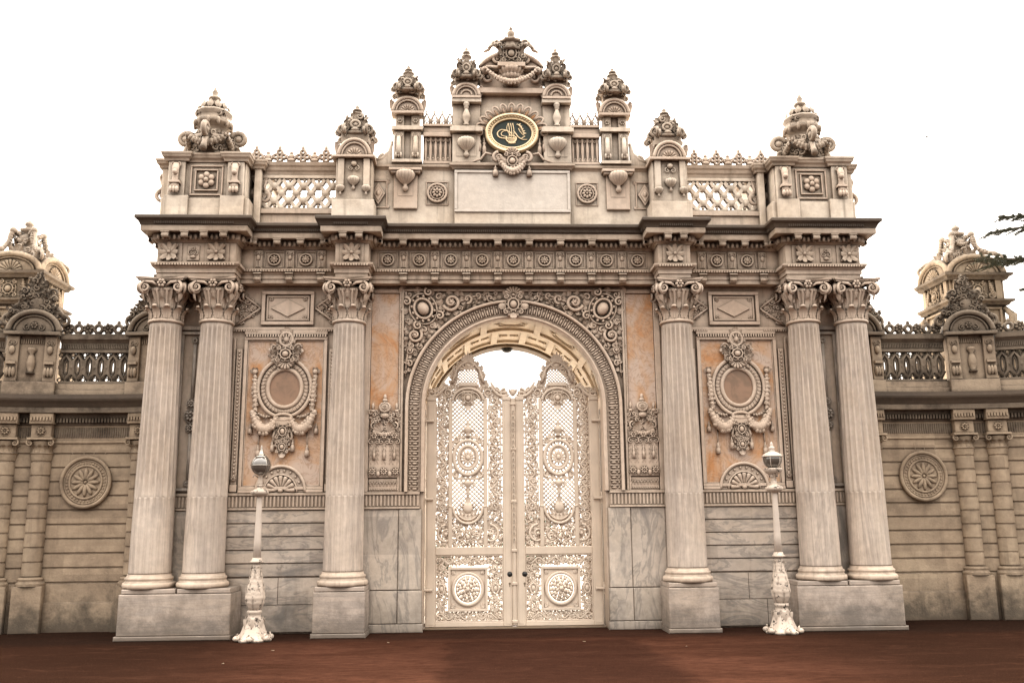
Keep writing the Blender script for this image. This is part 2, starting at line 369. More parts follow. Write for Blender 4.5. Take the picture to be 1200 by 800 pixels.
def groundm():
    m, nt, b, g = newmat('red_brown_asphalt'); pos = g.outputs['Position']
    c = mixc(nt, ramp(nt, noise(nt, mapped(nt, pos, (.35, 1.1, 1)), 1.0, 7, .65, .6), .35, .68), (.045, .0185, .0113), (.078, .0325, .020))
    # a darker repaired rectangle in front of the doors, its edges uneven
    sp = nd(nt, 'ShaderNodeSeparateXYZ'); nt.links.new(pos, sp.inputs[0])
    wob = mth(nt, 'MULTIPLY', mth(nt, 'SUBTRACT', noise(nt, pos, 1.3, 6, .7), .5), .9)
    x = mth(nt, 'ADD', mth(nt, 'ABSOLUTE', mth(nt, 'SUBTRACT', sp.outputs[0], .35)), wob)
    y = mth(nt, 'ADD', sp.outputs[1], mth(nt, 'MULTIPLY', wob, .5))
    f = mth(nt, 'MULTIPLY', mth(nt, 'SUBTRACT', 1.0, ramp(nt, x, 1.25, 1.6)), mth(nt, 'SUBTRACT', 1.0, ramp(nt, y, -1.8, -1.5)))
    c = mixc(nt, mth(nt, 'MULTIPLY', f, .75), c, (.026, .0115, .0078))
    xo = mth(nt, 'ADD', mth(nt, 'ABSOLUTE', sp.outputs[0]), wob)
    c = mixc(nt, mth(nt, 'MULTIPLY', ramp(nt, xo, 2.2, 5.5), .85), c, (.0165, .0085, .0055))  # weaker light towards both sides painted into the ground colour
    # grit and stains
    c = mixc(nt, mth(nt, 'MULTIPLY', ramp(nt, noise(nt, mapped(nt, pos, (.6, 1.6, 1)), 7, 8, .75), .40, .66), .55), c, (.022, .0105, .007))
    c = mixc(nt, mth(nt, 'MULTIPLY', ramp(nt, noise(nt, mapped(nt, pos, (.5, 1.3, 1), (0, 0, .2)), 2.3, 9, .8, .8), .50, .74), .35), c, (.10, .045, .028))
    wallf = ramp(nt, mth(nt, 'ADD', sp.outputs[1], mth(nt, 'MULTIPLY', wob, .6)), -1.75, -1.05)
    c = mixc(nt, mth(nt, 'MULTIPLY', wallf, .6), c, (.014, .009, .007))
    c = mixc(nt, mth(nt, 'MULTIPLY', ramp(nt, noise(nt, pos, 45, 4, .8), .58, .70), .75), c, (.12, .062, .04))
    c = mixc(nt, mth(nt, 'MULTIPLY', ramp(nt, noise(nt, pos, 3.1, 8, .75), .5, .7), .45), c, (.02, .0085, .0055))
    nt.links.new(c, b.inputs['Base Color']); b.inputs['Roughness'].default_value = 1.0; b.inputs['Specular IOR Level'].default_value = .0
    bp = nd(nt, 'ShaderNodeBump'); bp.inputs['Strength'].default_value = .5; bp.inputs['Distance'].default_value = .012
    nt.links.new(noise(nt, pos, 70, 4, .8), bp.inputs['Height']); nt.links.new(bp.outputs[0], b.inputs['Normal']); return m
M['ground'] = groundm()
M['paving'] = stone('pale_court_paving', (.62, .56, .48), (.55, .48, .4), crev=0, top=0, streak=0, blocks=(.8, .8, 9))
def leafm(name, a, b_):
    m, nt, b, g = newmat(name)
    c = mixc(nt, noise(nt, g.outputs['Position'], 3, 3), a, b_); nt.links.new(c, b.inputs['Base Color']); b.inputs['Roughness'].default_value = .6; return m
M['needle'] = leafm('cedar_needles', (.03, .04, .02), (.06, .06, .03))
M['bush'] = leafm('shrub_leaves', (.03, .05, .02), (.07, .09, .035))
M['bark'] = leafm('bark', (.07, .05, .035), (.12, .09, .06))

# ------------------------------------------------------------------ object helpers
def thing(name, label, cat, loc=(0, 0, 0), group=None):
    o = bpy.data.objects.new(name, None); col.objects.link(o); o.location = loc; o.empty_display_size = .3
    o['label'] = label; o['category'] = cat
    if group: o['group'] = group
    return o
def holder(name, parent, loc=(0, 0, 0)):
    o = bpy.data.objects.new(name, None); col.objects.link(o); o.parent = parent; o.location = loc; return o
def dup(o, loc=None, mirror=False, parent=None):
    c = o.copy(); col.objects.link(c)
    if parent is not None: c.parent = parent
    if loc is not None: c.location = loc
    if mirror: c.scale = (-1, 1, 1); c.location.x = -o.location.x if loc is None else loc[0]
    for ch in list(o.children):
        dup(ch, parent=c)
    return c
def mir(o): return dup(o, mirror=True)   # the same part across the gate's axis

W0 = -.35        # plane of the main wall
# ================================================================== the gate
gate = thing('palace_gate', 'ornate pale marble gate with six fluted columns and cream openwork doors', 'gate')
AR, AO_, AZ = 1.54, 1.86, 3.70   # arch: inner radius, outer radius, spring height

# body of the gate with the passage cut through it; behind the front arch the passage widens
BR = 1.63
m = MB()
def wallface(m, r, w, top=6.75):
    n = 40; V = []; F = []
    for i in range(n+1):
        x, z = r*math.cos(PI-PI*i/n), AZ+r*math.sin(PI-PI*i/n); V += [(x, z, w), (x, top, w)]
    for i in range(n): F.append((2*i, 2*i+2, 2*i+3, 2*i+1))
    m.add(V, F, False)
wallface(m, AR, -W0); wallface(m, BR, -2.85)
m.add([(-BR, 6.75, -W0), (BR, 6.75, -W0), (BR, 6.75, -2.85), (-BR, 6.75, -2.85)], [(0, 1, 2, 3)], False)
for s in (-1, 1):
    m.box(min(s*BR, s*5.95), max(s*BR, s*5.95), 0, 6.75, -2.85, -W0-.001, .01)
    m.box(min(s*AR, s*(BR-.002)), max(s*AR, s*(BR-.002)), 0, AZ, -.25, -W0, .003)
gw = m.build('wall', M['marble'], gate)

# passage lining: coffered soffit
m = MB(); n = 48
def barrel(m, r, w0, w1, a0=0, a1=180, n=n):
    V = []; F = []
    for i in range(n+1):
        a = math.radians(a0+(a1-a0)*i/n); V += [(r*math.cos(a), AZ+r*math.sin(a), w0), (r*math.cos(a), AZ+r*math.sin(a), w1)]
    for i in range(n): F.append((2*i, 2*i+1, 2*i+3, 2*i+2))
    m.add(V, F, True)
def ribarc(m, r0, r1, w0, w1, a0=0, a1=180, n=36):
    """solid arc strip between radii r0<r1, depth w0..w1"""
    V = []; F = []
    for i in range(n+1):
        a = math.radians(a0+(a1-a0)*i/n); c, s_ = math.cos(a), math.sin(a)
        V += [(r0*c, AZ+r0*s_, w1), (r1*c, AZ+r1*s_, w1), (r1*c, AZ+r1*s_, w0), (r0*c, AZ+r0*s_, w0)]
    for i in range(n):
        for k in range(4):
            k2 = (k+1) % 4; F.append((4*i+k, 4*i+k2, 4*i+4+k2, 4*i+4+k))
    F += [(0, 1, 2, 3), (4*n+3, 4*n+2, 4*n+1, 4*n)]
    m.add(V, F, False)
barrel(m, BR+.045, -2.8, .1)
ribarc(m, AR-.012, BR+.05, .16, .32)
for w in (.0, -1.12, -2.3): ribarc(m, BR-.004, BR+.046, w-.07, w+.055)
mb_ = m
for k_, (wa, wb, na) in enumerate(((-1.065, -.07, 5), (-2.245, -1.19, 9))):
    for i in range(na):
        ac = 180*(i+.5)/na; ha = 90/na
        ribarc(m, BR-.004, BR+.046, wa, wb, 180*i/na-2.2, 180*i/na+2.2, 3)
        wc, hl, ht_ = (wa+wb)/2, (wb-wa)*(.30 if k_ == 0 else .2), math.radians(ha*.55); rr = BR+.035
        for kk, tk in ((1.0, .02), (.72, .012)):
            P = []
            for k in range(24):
                t = 2*PI*k/24; aa = math.radians(ac)+kk*math.cos(t)*ht_; P.append((rr*math.cos(aa), AZ+rr*math.sin(aa), wc+kk*hl*math.sin(t)))
            if k_ == 0: m.tube(P, tk, 5, closed=True)
        for q in (-1, 1):
            aa = math.radians(ac)+q*ht_*(.86 if k_ == 0 else 1.0); mb_.blob((BR+.03)*math.cos(aa), AZ+(BR+.03)*math.sin(aa), wc, .03, .03, .07)
            if k_: m.tube([((BR+.03)*math.cos(math.radians(ac)+q*ht_*f), AZ+(BR+.03)*math.sin(math.radians(ac)+q*ht_*f), wc) for f in (.9, .5, .15)], .02, 5)
for s in (-1, 1):
    for (wa, wb) in ((-1.0, -.3), (-2.2, -1.2)):
        for (va, vb) in ((.2, 1.1), (1.25, 2.4), (2.55, 3.6)): m.box(s*(BR-.03), s*(BR-.003), va, vb, wa+.06, wb-.06)
m.build('soffit', M['soffit'], gate)
m = MB(); ribarc(m, 1.58, BR+.046, -2.84, -2.44); ribarc(m, BR, BR+.25, -3.0, -2.853)
for s in (-1, 1): m.box(s*1.58, s*(BR+.01), 0, AZ, -2.846, -2.44); m.box(s*BR, s*(BR+.25), 0, AZ, -3.0, -2.853)
m.build('rear_arch', M['rear'], gate)
m = MB()
with m.push(0, AZ+1.58, -2.65): m.lathe([(0, -.09), (.05, -.085), (.10, -.06), (.10, -.04), (.12, -.03), (.12, .0), (.04, .02)], 12)
m.build('hook', M['iron'], gate)

# archivolt moulding round the opening
def arch_mould(prof, n=56, zb=2.26):
    """prof = [(radius, w)]"""
    V = []; F = []; k = len(prof)
    st = [(-1, zb)]+[None]*(n+1)+[(1, zb)]
    for i in range(n+3):
        for r, w in prof:
            if i == 0: V.append((-r, zb, w))
            elif i == n+2: V.append((r, zb, w))
            else:
                a = PI-PI*(i-1)/n; V.append((r*math.cos(a), AZ+r*math.sin(a), w))
    for i in range(n+2):
        for j in range(k-1): F.append((i*k+j, (i+1)*k+j, (i+1)*k+j+1, i*k+j+1))
    return V, F
m = MB(); w = -W0
V, F = arch_mould([(AR-.012, w-.2), (AR-.012, w+.05), (AR+.02, w+.075), (AR+.045, w+.065), (AR+.055, w+.03), (AR+.08, w+.03), (AR+.262, w+.055), (AR+.268, w+.10), (AR+.285, w+.115), (AR+.315, w+.11), (AR+.325, w+.07), (AR+.325, w-.01)])
m.add(V, F, False)
for i in range(64):   # leaf and dart enrichment along the ring
    a = PI*(i+.5)/64
    with m.push((AR+.17)*math.cos(a), AZ+(AR+.17)*math.sin(a), w+.045, rot=math.degrees(a)-90):
        m.blob(0, -.02, .0, .026, .06, .024, n=6, m=4); m.box(.034, .05, -.085, .085, 0, .022, .003); m.blob(0, .06, .01, .022, .022, .03, n=6, m=4)
for s in (-1, 1):
    for i in range(17):
        z = 2.31+i*.084
        with m.push(s*(AR+.17), z, w+.045): m.blob(-s*.02, 0, .0, .06, .022, .024, n=6, m=4); m.box(-.085, .085, .028, .042, 0, .022, .003); m.blob(s*.06, 0, .01, .022, .02, .03, n=6, m=4)
m.build('archivolt', M['carved'], gate)

# keystone cartouche
def cartouche(m, r, ry=None, leaves=10, boss=True):
    ry = ry or r*1.15
    m.ring(0, 0, .05, r*.62, r*.10, ry*.62, n=24)
    m.ring(0, 0, .03, r*.95, r*.07, ry*.95, n=28)
    if boss: m.blob(0, 0, .04, r*.42, ry*.42, r*.35, n=12, m=8)
    for i in range(leaves):
        a = 360*i/leaves
        x, y = r*.78*math.cos(math.radians(a)), ry*.78*math.sin(math.radians(a))
        m.blob(x, y, .05, r*.11, n=6, m=4)
    for sx in (-1, 1):
        for sy in (-1, 1): m.scroll(sx*r*.85, sy*ry*.8, .06, r*.3, 1.3, 90, sx*sy, t0=r*.09)
m = MB()
with m.push(0, 5.47, -W0+.08, sc=1.0):
    cartouche(m, .15, .17)
    m.shell(0, .17, .02, .16, 7, 10, 170)
    for s in (-1, 1):
        with m.push(s*.13, -.02, .02, rot=-s*100): m.leaf(.17, .13, .9)
        with m.push(s*.09, .16, .02, rot=-s*50): m.leaf(.15, .1, .9)
    with m.push(0, -.15, .03, rot=180): m.leaf(.14, .14, 1.0)
    m.box(-.1, .1, -.2, .18, -.02, .03)
m.build('keystone', M['carved'], gate)

# spandrel carving (left), mirrored right
m = MB(); w = -W0
fr = w+.012
V, F = [], []
# shadow-toned field + frame
m.box(-1.94, -1.90, 2.262, 5.76, w, w+.06); m.box(1.90, 1.94, 2.262, 5.76, w, w+.06); m.box(-1.9, 1.9, 5.72, 5.76, w, w+.06)
m.build('spandrel_frame', M['marble'], gate)
m = MB(); V = []; F = []
for i in range(25):
    a = math.radians(90+i*90/24); r_ = AR+.32; V += [(r_*math.cos(a), AZ+r_*math.sin(a), w+.006), (max(-1.9, -1.9*min(1, math.tan(math.radians(i*90/24)/1.0)*1.05 if i < 12 else 1)), 5.72 if i < 12 else 5.72-(i-12)/12*2.0, w+.006)]
F = [(2*i, 2*i+2, 2*i+3, 2*i+1) for i in range(24)]; m.add(V, F, False)
mir(m.build('spandrel_field', M['cornice'], gate))  # darker stone stands in for the deep shadow behind the carving
m = MB(); rd = random.Random(8)
def insp(x, y):
    d = math.hypot(x, y-AZ) if y > AZ else abs(x)
    if (x+1.57)**2+(y-5.40)**2 < .32**2 or (x+1.08)**2+(y-5.52)**2 < .2**2 or (x+1.71)**2+(y-4.93)**2 < .17**2: return False
    return -1.87 < x < -.2 and y < 5.69 and d > AR+.37
fill(m, insp, (-1.9, -.15, 4.0, 5.72), .115, .068, rd, w+.02, .022, .3, 1.35)
def swirl(m, u, v, r, a0, d, w=w):
    m.scroll(u, v, w+.05, r*.62, 1.5, a0, d, t0=r*.14, t1=r*.1, lift=.03, k=7)
    m.rosette(u, v, w+.06, r*.3, 6, .5, rim=False)
    for i in range(8):
        a = a0+d*i*42
        with m.push(u+r*.6*math.cos(math.radians(a)), v+r*.6*math.sin(math.radians(a)), w+.02, rot=a-90+d*35): m.leaf(r*.55, r*.46, 1.0, lobes=3, n=6, thick=.3)
with m.push(-1.57, 5.40, w+.02, rot=25, sc=1.22):
    cartouche(m, .2, .24, 12)
    for i in range(9):
        a = i*40
        with m.push(.2*math.cos(math.radians(a)), .23*math.sin(math.radians(a)), .0, rot=a-90): m.leaf(.13, .13, .7, n=5)
swirl(m, -1.08, 5.52, .25, 200, 1)
swirl(m, -1.71, 4.93, .21, 60, -1)
swirl(m, -1.80, 4.66, .10, 90, -1)
for (u, v, r, a) in ((-.80, 5.58, .14, 260), (-.62, 5.64, .10, 260), (-.46, 5.67, .075, 250), (-.32, 5.68, .06, 250), (-1.84, 4.47, .07, 180), (-1.865, 4.3, .05, 180), (-1.3, 5.62, .1, 30), (-1.82, 5.66, .1, 135), (-1.37, 5.25, .09, 300), (-1.83, 5.2, .08, 200), (-.93, 5.42, .08, 300), (-1.25, 5.38, .1, 200)):
    m.scroll(u, v, w+.05, r*.6, 1.2, a, 1, t0=r*.2)
    for k in range(3):
        with m.push(u, v, w+.01, rot=a+k*50-120): m.leaf(r*1.3, r*.8, .9, n=5)
with m.push(-1.86, 5.68, w+.01, rot=50): m.leaf(.2, .2, 1)
P = [(-1.87, 4.2), (-1.85, 4.5), (-1.78, 4.85), (-1.7, 5.1), (-1.52, 5.3)]
m.tube([(a, b, w+.03) for a, b in P], [.012, .02, .03, .035, .03], 6)
P = [(-.28, 5.68), (-.55, 5.66), (-.8, 5.6), (-1.1, 5.45), (-1.4, 5.35)]
m.tube([(a, b, w+.03) for a, b in P], [.012, .018, .028, .035, .03], 6)
mir(m.build('spandrel_carving', M['carved'], gate))

# narrow bay beside the arch: orange strip, trophy relief, dado
m = MB()
m.box(-2.46, -1.99, 3.2, 5.68, w, w+.008, 0)
mir(m.build('orange_marble_strip', M['orange'], gate))
m = MB()
m.box(-2.57, -2.47, 2.26, 5.76, w, w+.045); m.box(-1.98, -1.942, 2.26, 5.76, w, w+.045); m.box(-2.47, -1.98, 5.69, 5.76, w, w+.045)
for x in (-2.485, -1.968): m.beads((x, 3.9, w+.04), (x, 5.7, w+.04), .012, .042, 1.3)
m.beads((-2.47, 5.70, w+.04), (-1.98, 5.70, w+.04), .012, .04)
mir(m.build('strip_frame', M['carved'], gate))
m = MB()   # trophy relief
m.box(-2.46, -1.95, 2.5, 3.3, w, w+.05)
m.box(-2.46, -1.95, 2.26, 2.48, w, w+.03)
for i in range(9): # fringe arches
    x = -2.43+i*.056; m.ring(x, 2.44, w+.04, .02, .009, .04, n=8, k=4, a0=180, a1=361); m.blob(x, 2.38, w+.035, .012, .03, .012, n=5, m=3)
m.beads((-2.46, 2.3, w+.04), (-1.95, 2.3, w+.04), .015, .04)
for i in range(3):
    x = -2.40+i*.195; m.rosette(x, 2.6, w+.06, .07, 8, .5)
for i in range(2): m.blob(-2.30+i*.195, 2.56, w+.06, .035, .05, .03)
for i in range(8):       # feather pattern
    x = -2.42+i*.061
    for j in range(6):
        with m.push(x, 2.72+j*.075, w+.045, rot=18*(-1)**i): m.leaf(.09, .05, .4, lobes=1, n=4, thick=.35)
for s in (-1, 0, 1):
    x = -2.205+s*.17
    with m.push(x, 3.2, w+.07): m.rosette(0, 0, 0, .065, 6, .6)
    m.scroll(x-.05, 3.1, w+.07, .05, 1.2, 90, 1); m.scroll(x+.05, 3.1, w+.07, .05, 1.2, 90, -1)
    m.tassel(x, 3.02, w+.06, .22, .022)
for s in (-1, 1):
    for j in range(4):
        with m.push(-2.205+s*.04, 3.28, w+.05, rot=-s*(20+j*25)): m.leaf(.2, .1, 1.0)
    m.scroll(-2.205+s*.17, 3.36, w+.07, .065, 1.3, 90, -s, t0=.02)
m.garland((-2.42, 3.3), (-2.0, 3.3), .08, .05, w+.05, 12)
fill(m, lambda x, y: True, (-2.45, -1.96, 3.28, 3.62), .07, .042, random.Random(3), w+.04, .014, .6)
m.blob(-2.205, 3.68, w+.05, .11, .1, .06, n=16, m=8); m.ring(-2.205, 3.68, w+.09, .085, .016, .075, n=20); m.rosette(-2.205, 3.68, w+.09, .055, 8, .6, False)
m.blob(-2.205, 3.54, w+.06, .07, .045, .05, n=12); m.ring(-2.205, 3.54, w+.08, .06, .012, .035, n=14); m.blob(-2.205, 3.80, w+.05, .05, .035, .04); m.blob(-2.205, 3.86, w+.05, .03, .05, .03)
for s in (-1, 1):
    m.blob(-2.205+s*.2, 3.7, w+.05, .025, .06, .025); m.blob(-2.205+s*.2, 3.62, w+.05, .045, .03, .035)
mir(m.build('trophy_relief', M['carved'], gate))
def fluted_band(m, x0, x1, z0=1.98, z1=2.26, w=w, d=.06):
    m.box(x0, x1, z0, z1, w, w+d-.03); m.box(x0, x1, z1-.045, z1, w+d-.03, w+d); m.box(x0, x1, z0, z0+.035, w+d-.03, w+d)
    n = round((x1-x0)/.062); p = (x1-x0)/n
    for i in range(n): m.box(x0+p*(i+.22), x0+p*(i+.78), z0+.045, z1-.055, w+d-.03, w+d-.006, .008)
m = MB(); fluted_band(m, -2.58, -1.60); mir(m.build('fluted_band', M['marble'], gate))
m = MB()
m.box(-2.54, -1.95, .67, 1.975, w, w+.03, .01); m.box(-1.945, -1.57, .67, 1.975, w, w+.045, .01)
m.box(-2.54, -1.95, .14, .66, w, w+.06, .01); m.box(-1.945, -1.55, .14, .66, w, w+.075, .01)
m.box(-2.54, -1.53, 0, .135, w, w+.1, .01)
mir(m.build('dado', M['dado'], gate))

# wide side bay
m = MB()
for i in range(5): m.box(-4.85, -3.12, 1.97-(i+1)*.215+.012, 1.97-i*.215, w, w+.035, .01)
m.box(-4.85, -3.9, .46, .885, w, w+.03, .006); m.box(-3.895, -3.12, .46, .885, w, w+.031, .006)
m.box(-4.85, -4.2, .03, .455, w, w+.03, .006); m.box(-4.195, -3.12, .03, .455, w, w+.03, .006)
mir(m.build('coursed_dado', M['course'], gate))
m = MB(); fluted_band(m, -4.85, -3.1); mir(m.build('fluted_band', M['marble'], gate))
m = MB(); m.box(-4.57, -3.26, 2.36, 4.86, w, w+.008, 0); mir(m.build('orange_marble_panel', M['orange'], gate))
m = MB()
m.frame(-4.62, -3.21, 2.31, 4.91, w, .055, .06)
m.frame(-4.565, -3.265, 2.365, 4.855, w+.008, .02, .025)
for x in (-4.70, -3.13):
    m.box(x-.05, x+.05, 2.4, 4.7, w, w+.035); m.beads((x, 2.45, w+.04), (x, 4.68, w+.04), .022, .062, 1.25)
    m.box(x-.06, x+.06, 2.28, 2.4, w, w+.06); m.rosette(x, 2.5, w+.05, .05, 6, .5)
for x in (-4.79, -3.045): m.box(x-.02, x+.02, 2.28, 4.9, w, w+.05); m.beads((x, 2.3, w+.05), (x, 4.88, w+.05), .009, .03)
m.box(-4.62, -3.21, 4.95, 5.03, w, w+.06); m.dentils(-4.6, -3.22, 4.90, 4.95, w+.06, w+.085, .045)
m.box(-4.85, -3.1, 5.03, 5.08, w, w+.05); m.dentils(-4.83, -4.4, 5.0, 5.03, w+.05, w+.07, .045); m.dentils(-3.42, -3.08, 5.0, 5.03, w+.05, w+.07, .045)
m.box(-4.62, -4.32, 2.262, 2.31, w, w+.07); m.box(-3.5, -3.21, 2.262, 2.31, w, w+.07)
mir(m.build('panel_frame', M['carved'], gate))
m = MB()   # shell lunette at the foot of the panel
cx, cz = -3.915, 2.27
m.poly([(cx+.43*math.cos(PI*i/24), cz+.45*math.sin(PI*i/24)) for i in range(25)], w, w+.035)
m.ring(cx, cz, w+.05, .41, .028, .43, n=28, a0=0, a1=180); m.ring(cx, cz, w+.04, .27, .02, .29, n=24, a0=0, a1=180)
for i in range(10):
    a = math.radians(9+i*18); m.blob(cx+.34*math.cos(a), cz+.36*math.sin(a), w+.045, .022, .022, .018)
m.shell(cx, cz+.03, w+.03, .24, 9)
mir(m.build('shell_lunette', M['carved'], gate))
m = MB()   # top rhombus panel
m.frame(-4.36, -3.46, 5.12, 5.72, w, .06, .06); m.frame(-4.28, -3.54, 5.2, 5.64, w, .03, .035)
m.box(-4.28, -3.54, 5.2, 5.64, w, w+.015, 0)
m.poly([(-4.2, 5.42), (-3.91, 5.27), (-3.62, 5.42), (-3.91, 5.57)], w, w+.04)
for sx in (-1, 1):
    for sy in (-1, 1): m.rosette(-3.91+sx*.29, 5.42+sy*.16, w+.02, .04, 6, .5, False)
    for j, (du, dv, r) in enumerate(((.58, 0, .09), (.7, .12, .07), (.7, -.12, .07), (.8, .24, .05), (.8, -.24, .05))):
        m.rosette(-3.91+sx*du, 5.42+dv, w+.02, r*.6, 6, .6, False); m.scroll(-3.91+sx*du, 5.42+dv, w+.03, r, 1.0, 0, sx, t0=r*.18)
        for k in range(4):
            with m.push(-3.91+sx*du, 5.42+dv, w+.0, rot=k*90+45): m.leaf(r*1.3, r*.7, .8, n=4)
    m.tube([(-3.91+sx*.47, 5.42, w+.03), (-3.91+sx*.9, 5.74, w+.03)], .02, 5); m.tube([(-3.91+sx*.47, 5.42, w+.03), (-3.91+sx*.9, 5.10, w+.03)], .02, 5)
rd = random.Random(4)
fill(m, lambda x, y: abs(x+3.91) > .5 and abs(y-5.42) < .3*min(1, (abs(abs(x+3.91)-.45))/.4+.1), (-4.75, -3.08, 5.1, 5.74), .07, .04, rd, w+.01, .012, .5)
mir(m.build('rhombus_panel', M['carved'], gate))
# great oval wreath with garlands
ho = holder('oval_ornament', gate, (-3.91, 0, 0))
m = MB(); cz = 4.02
m.ring(0, cz, w+.05, .45, .035, .50, n=48); m.ring(0, cz, w+.03, .29, .04, .33, n=40)
m.ring(0, cz, w+.02, .37, .07, .415, n=40, flat=.5)
for i in range(40):
    a = 2*PI*i/40
    with m.push(.375*math.cos(a), cz+.42*math.sin(a), w+.05, rot=math.degrees(a)): m.blob(0, 0, 0, .045, .013, .02, n=6, m=3)
m.build('oval_frame', M['carved'], ho)
m = MB(); m.disc(0, cz, w, w+.025, .27, .31); m.build('oval_disc', M['brown'], ho)
m = MB()   # crest above
with m.push(0, 4.60, w+.06): cartouche(m, .14, .13, 8); 
m.shell(0, 4.5, w+.06, .16, 7, 190, 350)
for s in (-1, 1):
    for j in range(4):
        with m.push(s*.08, 4.58, w+.03, rot=-s*(40+j*30)): m.leaf(.22, .12, 1.0)
    m.scroll(s*.2, 4.72, w+.06, .07, 1.4, 0, s, t0=.02); m.scroll(s*.17, 4.52, w+.06, .07, 1.4, 180, -s, t0=.02)
    m.scroll(s*.13, 4.88, w+.05, .06, 1.3, 90, s, t0=.018)
m.ring(0, 4.86, w+.06, .11, .03, .12, n=16); m.blob(0, 4.86, w+.05, .06, .06, .05)
with m.push(0, 4.96, w+.05): m.leaf(.14, .12, .6)
for s in (-1, 1):
    with m.push(s*.03, 4.95, w+.05, rot=-s*45): m.leaf(.12, .08, .6)
fill(m, lambda x, y: abs(x) < .12+.16*math.sin((y-4.4)/.5*PI), (-.28, .28, 4.42, 4.9), .1, .055, random.Random(6), w+.05, .018, .45, 1.3)
m.build('crest', M['carved'], ho)
m = MB()   # pendant below
m.box(-.13, .13, 3.38, 3.52, w, w+.1); m.ring(0, 3.52, w+.08, .14, .03, .05, n=14)
with m.push(0, 3.28, w+.05): cartouche(m, .1, .12, 8)
m.shell(0, 3.2, w+.05, .13, 7, 190, 350)
for s in (-1, 1):
    m.tube([(s*.12, 3.35, w+.05), (s*.16, 3.2, w+.06), (s*.11, 3.05, w+.05)], [.03, .025, .015], 6)
    m.tassel(s*.17, 3.16, w+.05, .22, .032)
with m.push(0, 3.02, w+.05): cartouche(m, .09, .1, 6)
with m.push(0, 2.98, w+.05, rot=180): m.leaf(.17, .14, .6)
fill(m, lambda x, y: abs(x) < .12, (-.12, .12, 2.95, 3.4), .08, .045, random.Random(9), w+.06, .016, .5, 1.3)
m.build('pendant', M['carved'], ho)
rg = random.Random(5)
for s in (-1, 1):
    m = MB()
    m.garland((s*.51, 4.28), (s*.47, 3.5), -.02, .075, w+.03, 11, rg)
    m.garland((s*.52, 3.6), (s*.13, 3.48), .22, .125, w+.05, 13, rg)
    m.garland((s*.46, 3.62), (s*.2, 3.55), .05, .04, w+.04, 6, rg)
    m.tube([(s*.40, 3.28, w+.03), (s*.41, 3.05, w+.03)], .012, 5); m.tassel(s*.41, 3.06, w+.04, .2, .035)
    m.tassel(s*.55, 3.42, w+.04, .18, .035)
    m.blob(s*.51, 4.3, w+.04, .05)
    for k in range(3):
        with m.push(s*.51, 4.28, w+.03, rot=-s*20+k*40-40): m.leaf(.12, .08, .8)
    m.build('garland', M['carved'], ho)
mir(ho)

# pilaster strip between the paired outer columns
m = MB()
m.box(-5.75, -5.2, .0, 1.975, w, w+.04); m.frame(-5.7, -5.22, 2.3, 5.0, w, .05, .05)
for z, r in ((2.42, .06), (3.35, .08), (3.55, .11), (3.76, .08), (4.85, .06)): m.rosette(-5.46, z, w+.03, r, 8, .6)
m.tube([(-5.46, 2.5, w+.02), (-5.46, 3.25, w+.02)], .03, 6); m.tube([(-5.46, 3.85, w+.02), (-5.46, 4.78, w+.02)], .03, 6)
m.box(-5.85, -5.1, 5.03, 5.1, w, w+.05)
mir(m.build('strip_panel', M['dado'], gate))
m = MB(); fluted_band(m, -5.9, -5.05); mir(m.build('fluted_band', M['marble'], gate))

# plinths
CY = .66   # column centre, out from y=0
m = MB()
m.box(-.815, .015, .70, .77, .1, 1.01, .01) ; m.box(.04, .865, .70, .77, .1, 1.01, .01)
m.box(-.84, .89, .07, .695, .1, 1.04, .012); m.box(-.87, .91, 0, .07, .1, 1.07, .012)
po = m.build('plinth', M['plinth'], gate, (-5.37, 0, 0)); mir(po)
m = MB()
m.box(-.39, .39, .70, .77, .1, 1.01, .01); m.box(-.405, .405, .07, .695, .1, 1.04, .012); m.box(-.425, .425, 0, .07, .1, 1.07, .012)
po = m.build('plinth', M['plinth'], gate, (-2.81, 0, 0)); mir(po)

# columns
NF = 20
def flute(a, v):
    t = (a*NF/(2*PI)) % 1.0; x = abs(t-.5)*2     # x=1 at fillet
    c = max(0.0, 1-(x/.80)**2)**.5 if x < .80 else 0
    if v < 2.18: return 1-.022*(1 if .55 < x < .82 else 0)-.02*c
    if v > 5.02: return 1.0
    e = min(1, (v-2.18)/.03, (5.0-v)/.04)
    return 1-.11*c*e
hc = holder('column', gate, (-5.88, -CY, 0))
m = MB()
prof = []
for z in [.99, 1.02]+[1.1+i*.27 for i in range(4)]+[2.17, 2.185, 2.215]+[2.5+i*.3 for i in range(8)]+[4.95, 4.99, 5.03, 5.06]:
    t = (z-.99)/4.07; prof.append((.325-.068*t**1.5, z))
m.lathe(prof, NF*10, flute=flute)
m.build('shaft', M['column'], hc)
m = MB()
m.lathe([(.395, .772), (.405, .80), (.408, .83), (.395, .86), (.372, .872), (.362, .885), (.36, .90), (.37, .912), (.372, .93), (.362, .945), (.345, .95), (.335, .985), (.335, .992)], 48)
m.build('base', M['marble'], hc)
m = MB()    # composite capital
m.lathe([(.262, 5.06), (.285, 5.07), (.292, 5.09), (.28, 5.11), (.265, 5.115), (.25, 5.13), (.25, 5.25), (.252, 5.33), (.265, 5.42), (.285, 5.50), (.315, 5.56), (.335, 5.62), (.30, 5.66)], 144, flute=lambda a, v: 1+(.055*math.cos(24*a) if 5.13 < v < 5.57 else 0))
for i in range(10):
    with m.push(0, 5.12, 0, ry=i*36+18):
        with m.push(0, 0, .25): m.leaf(.27, .17, 1.25, lobes=5, n=14, thick=.22); m.blob(0, .205, .085, .05, .03, .03, n=6, m=4)
        with m.push(0, 0, .262): m.box(-.008, .008, 0, .2, 0, .03)
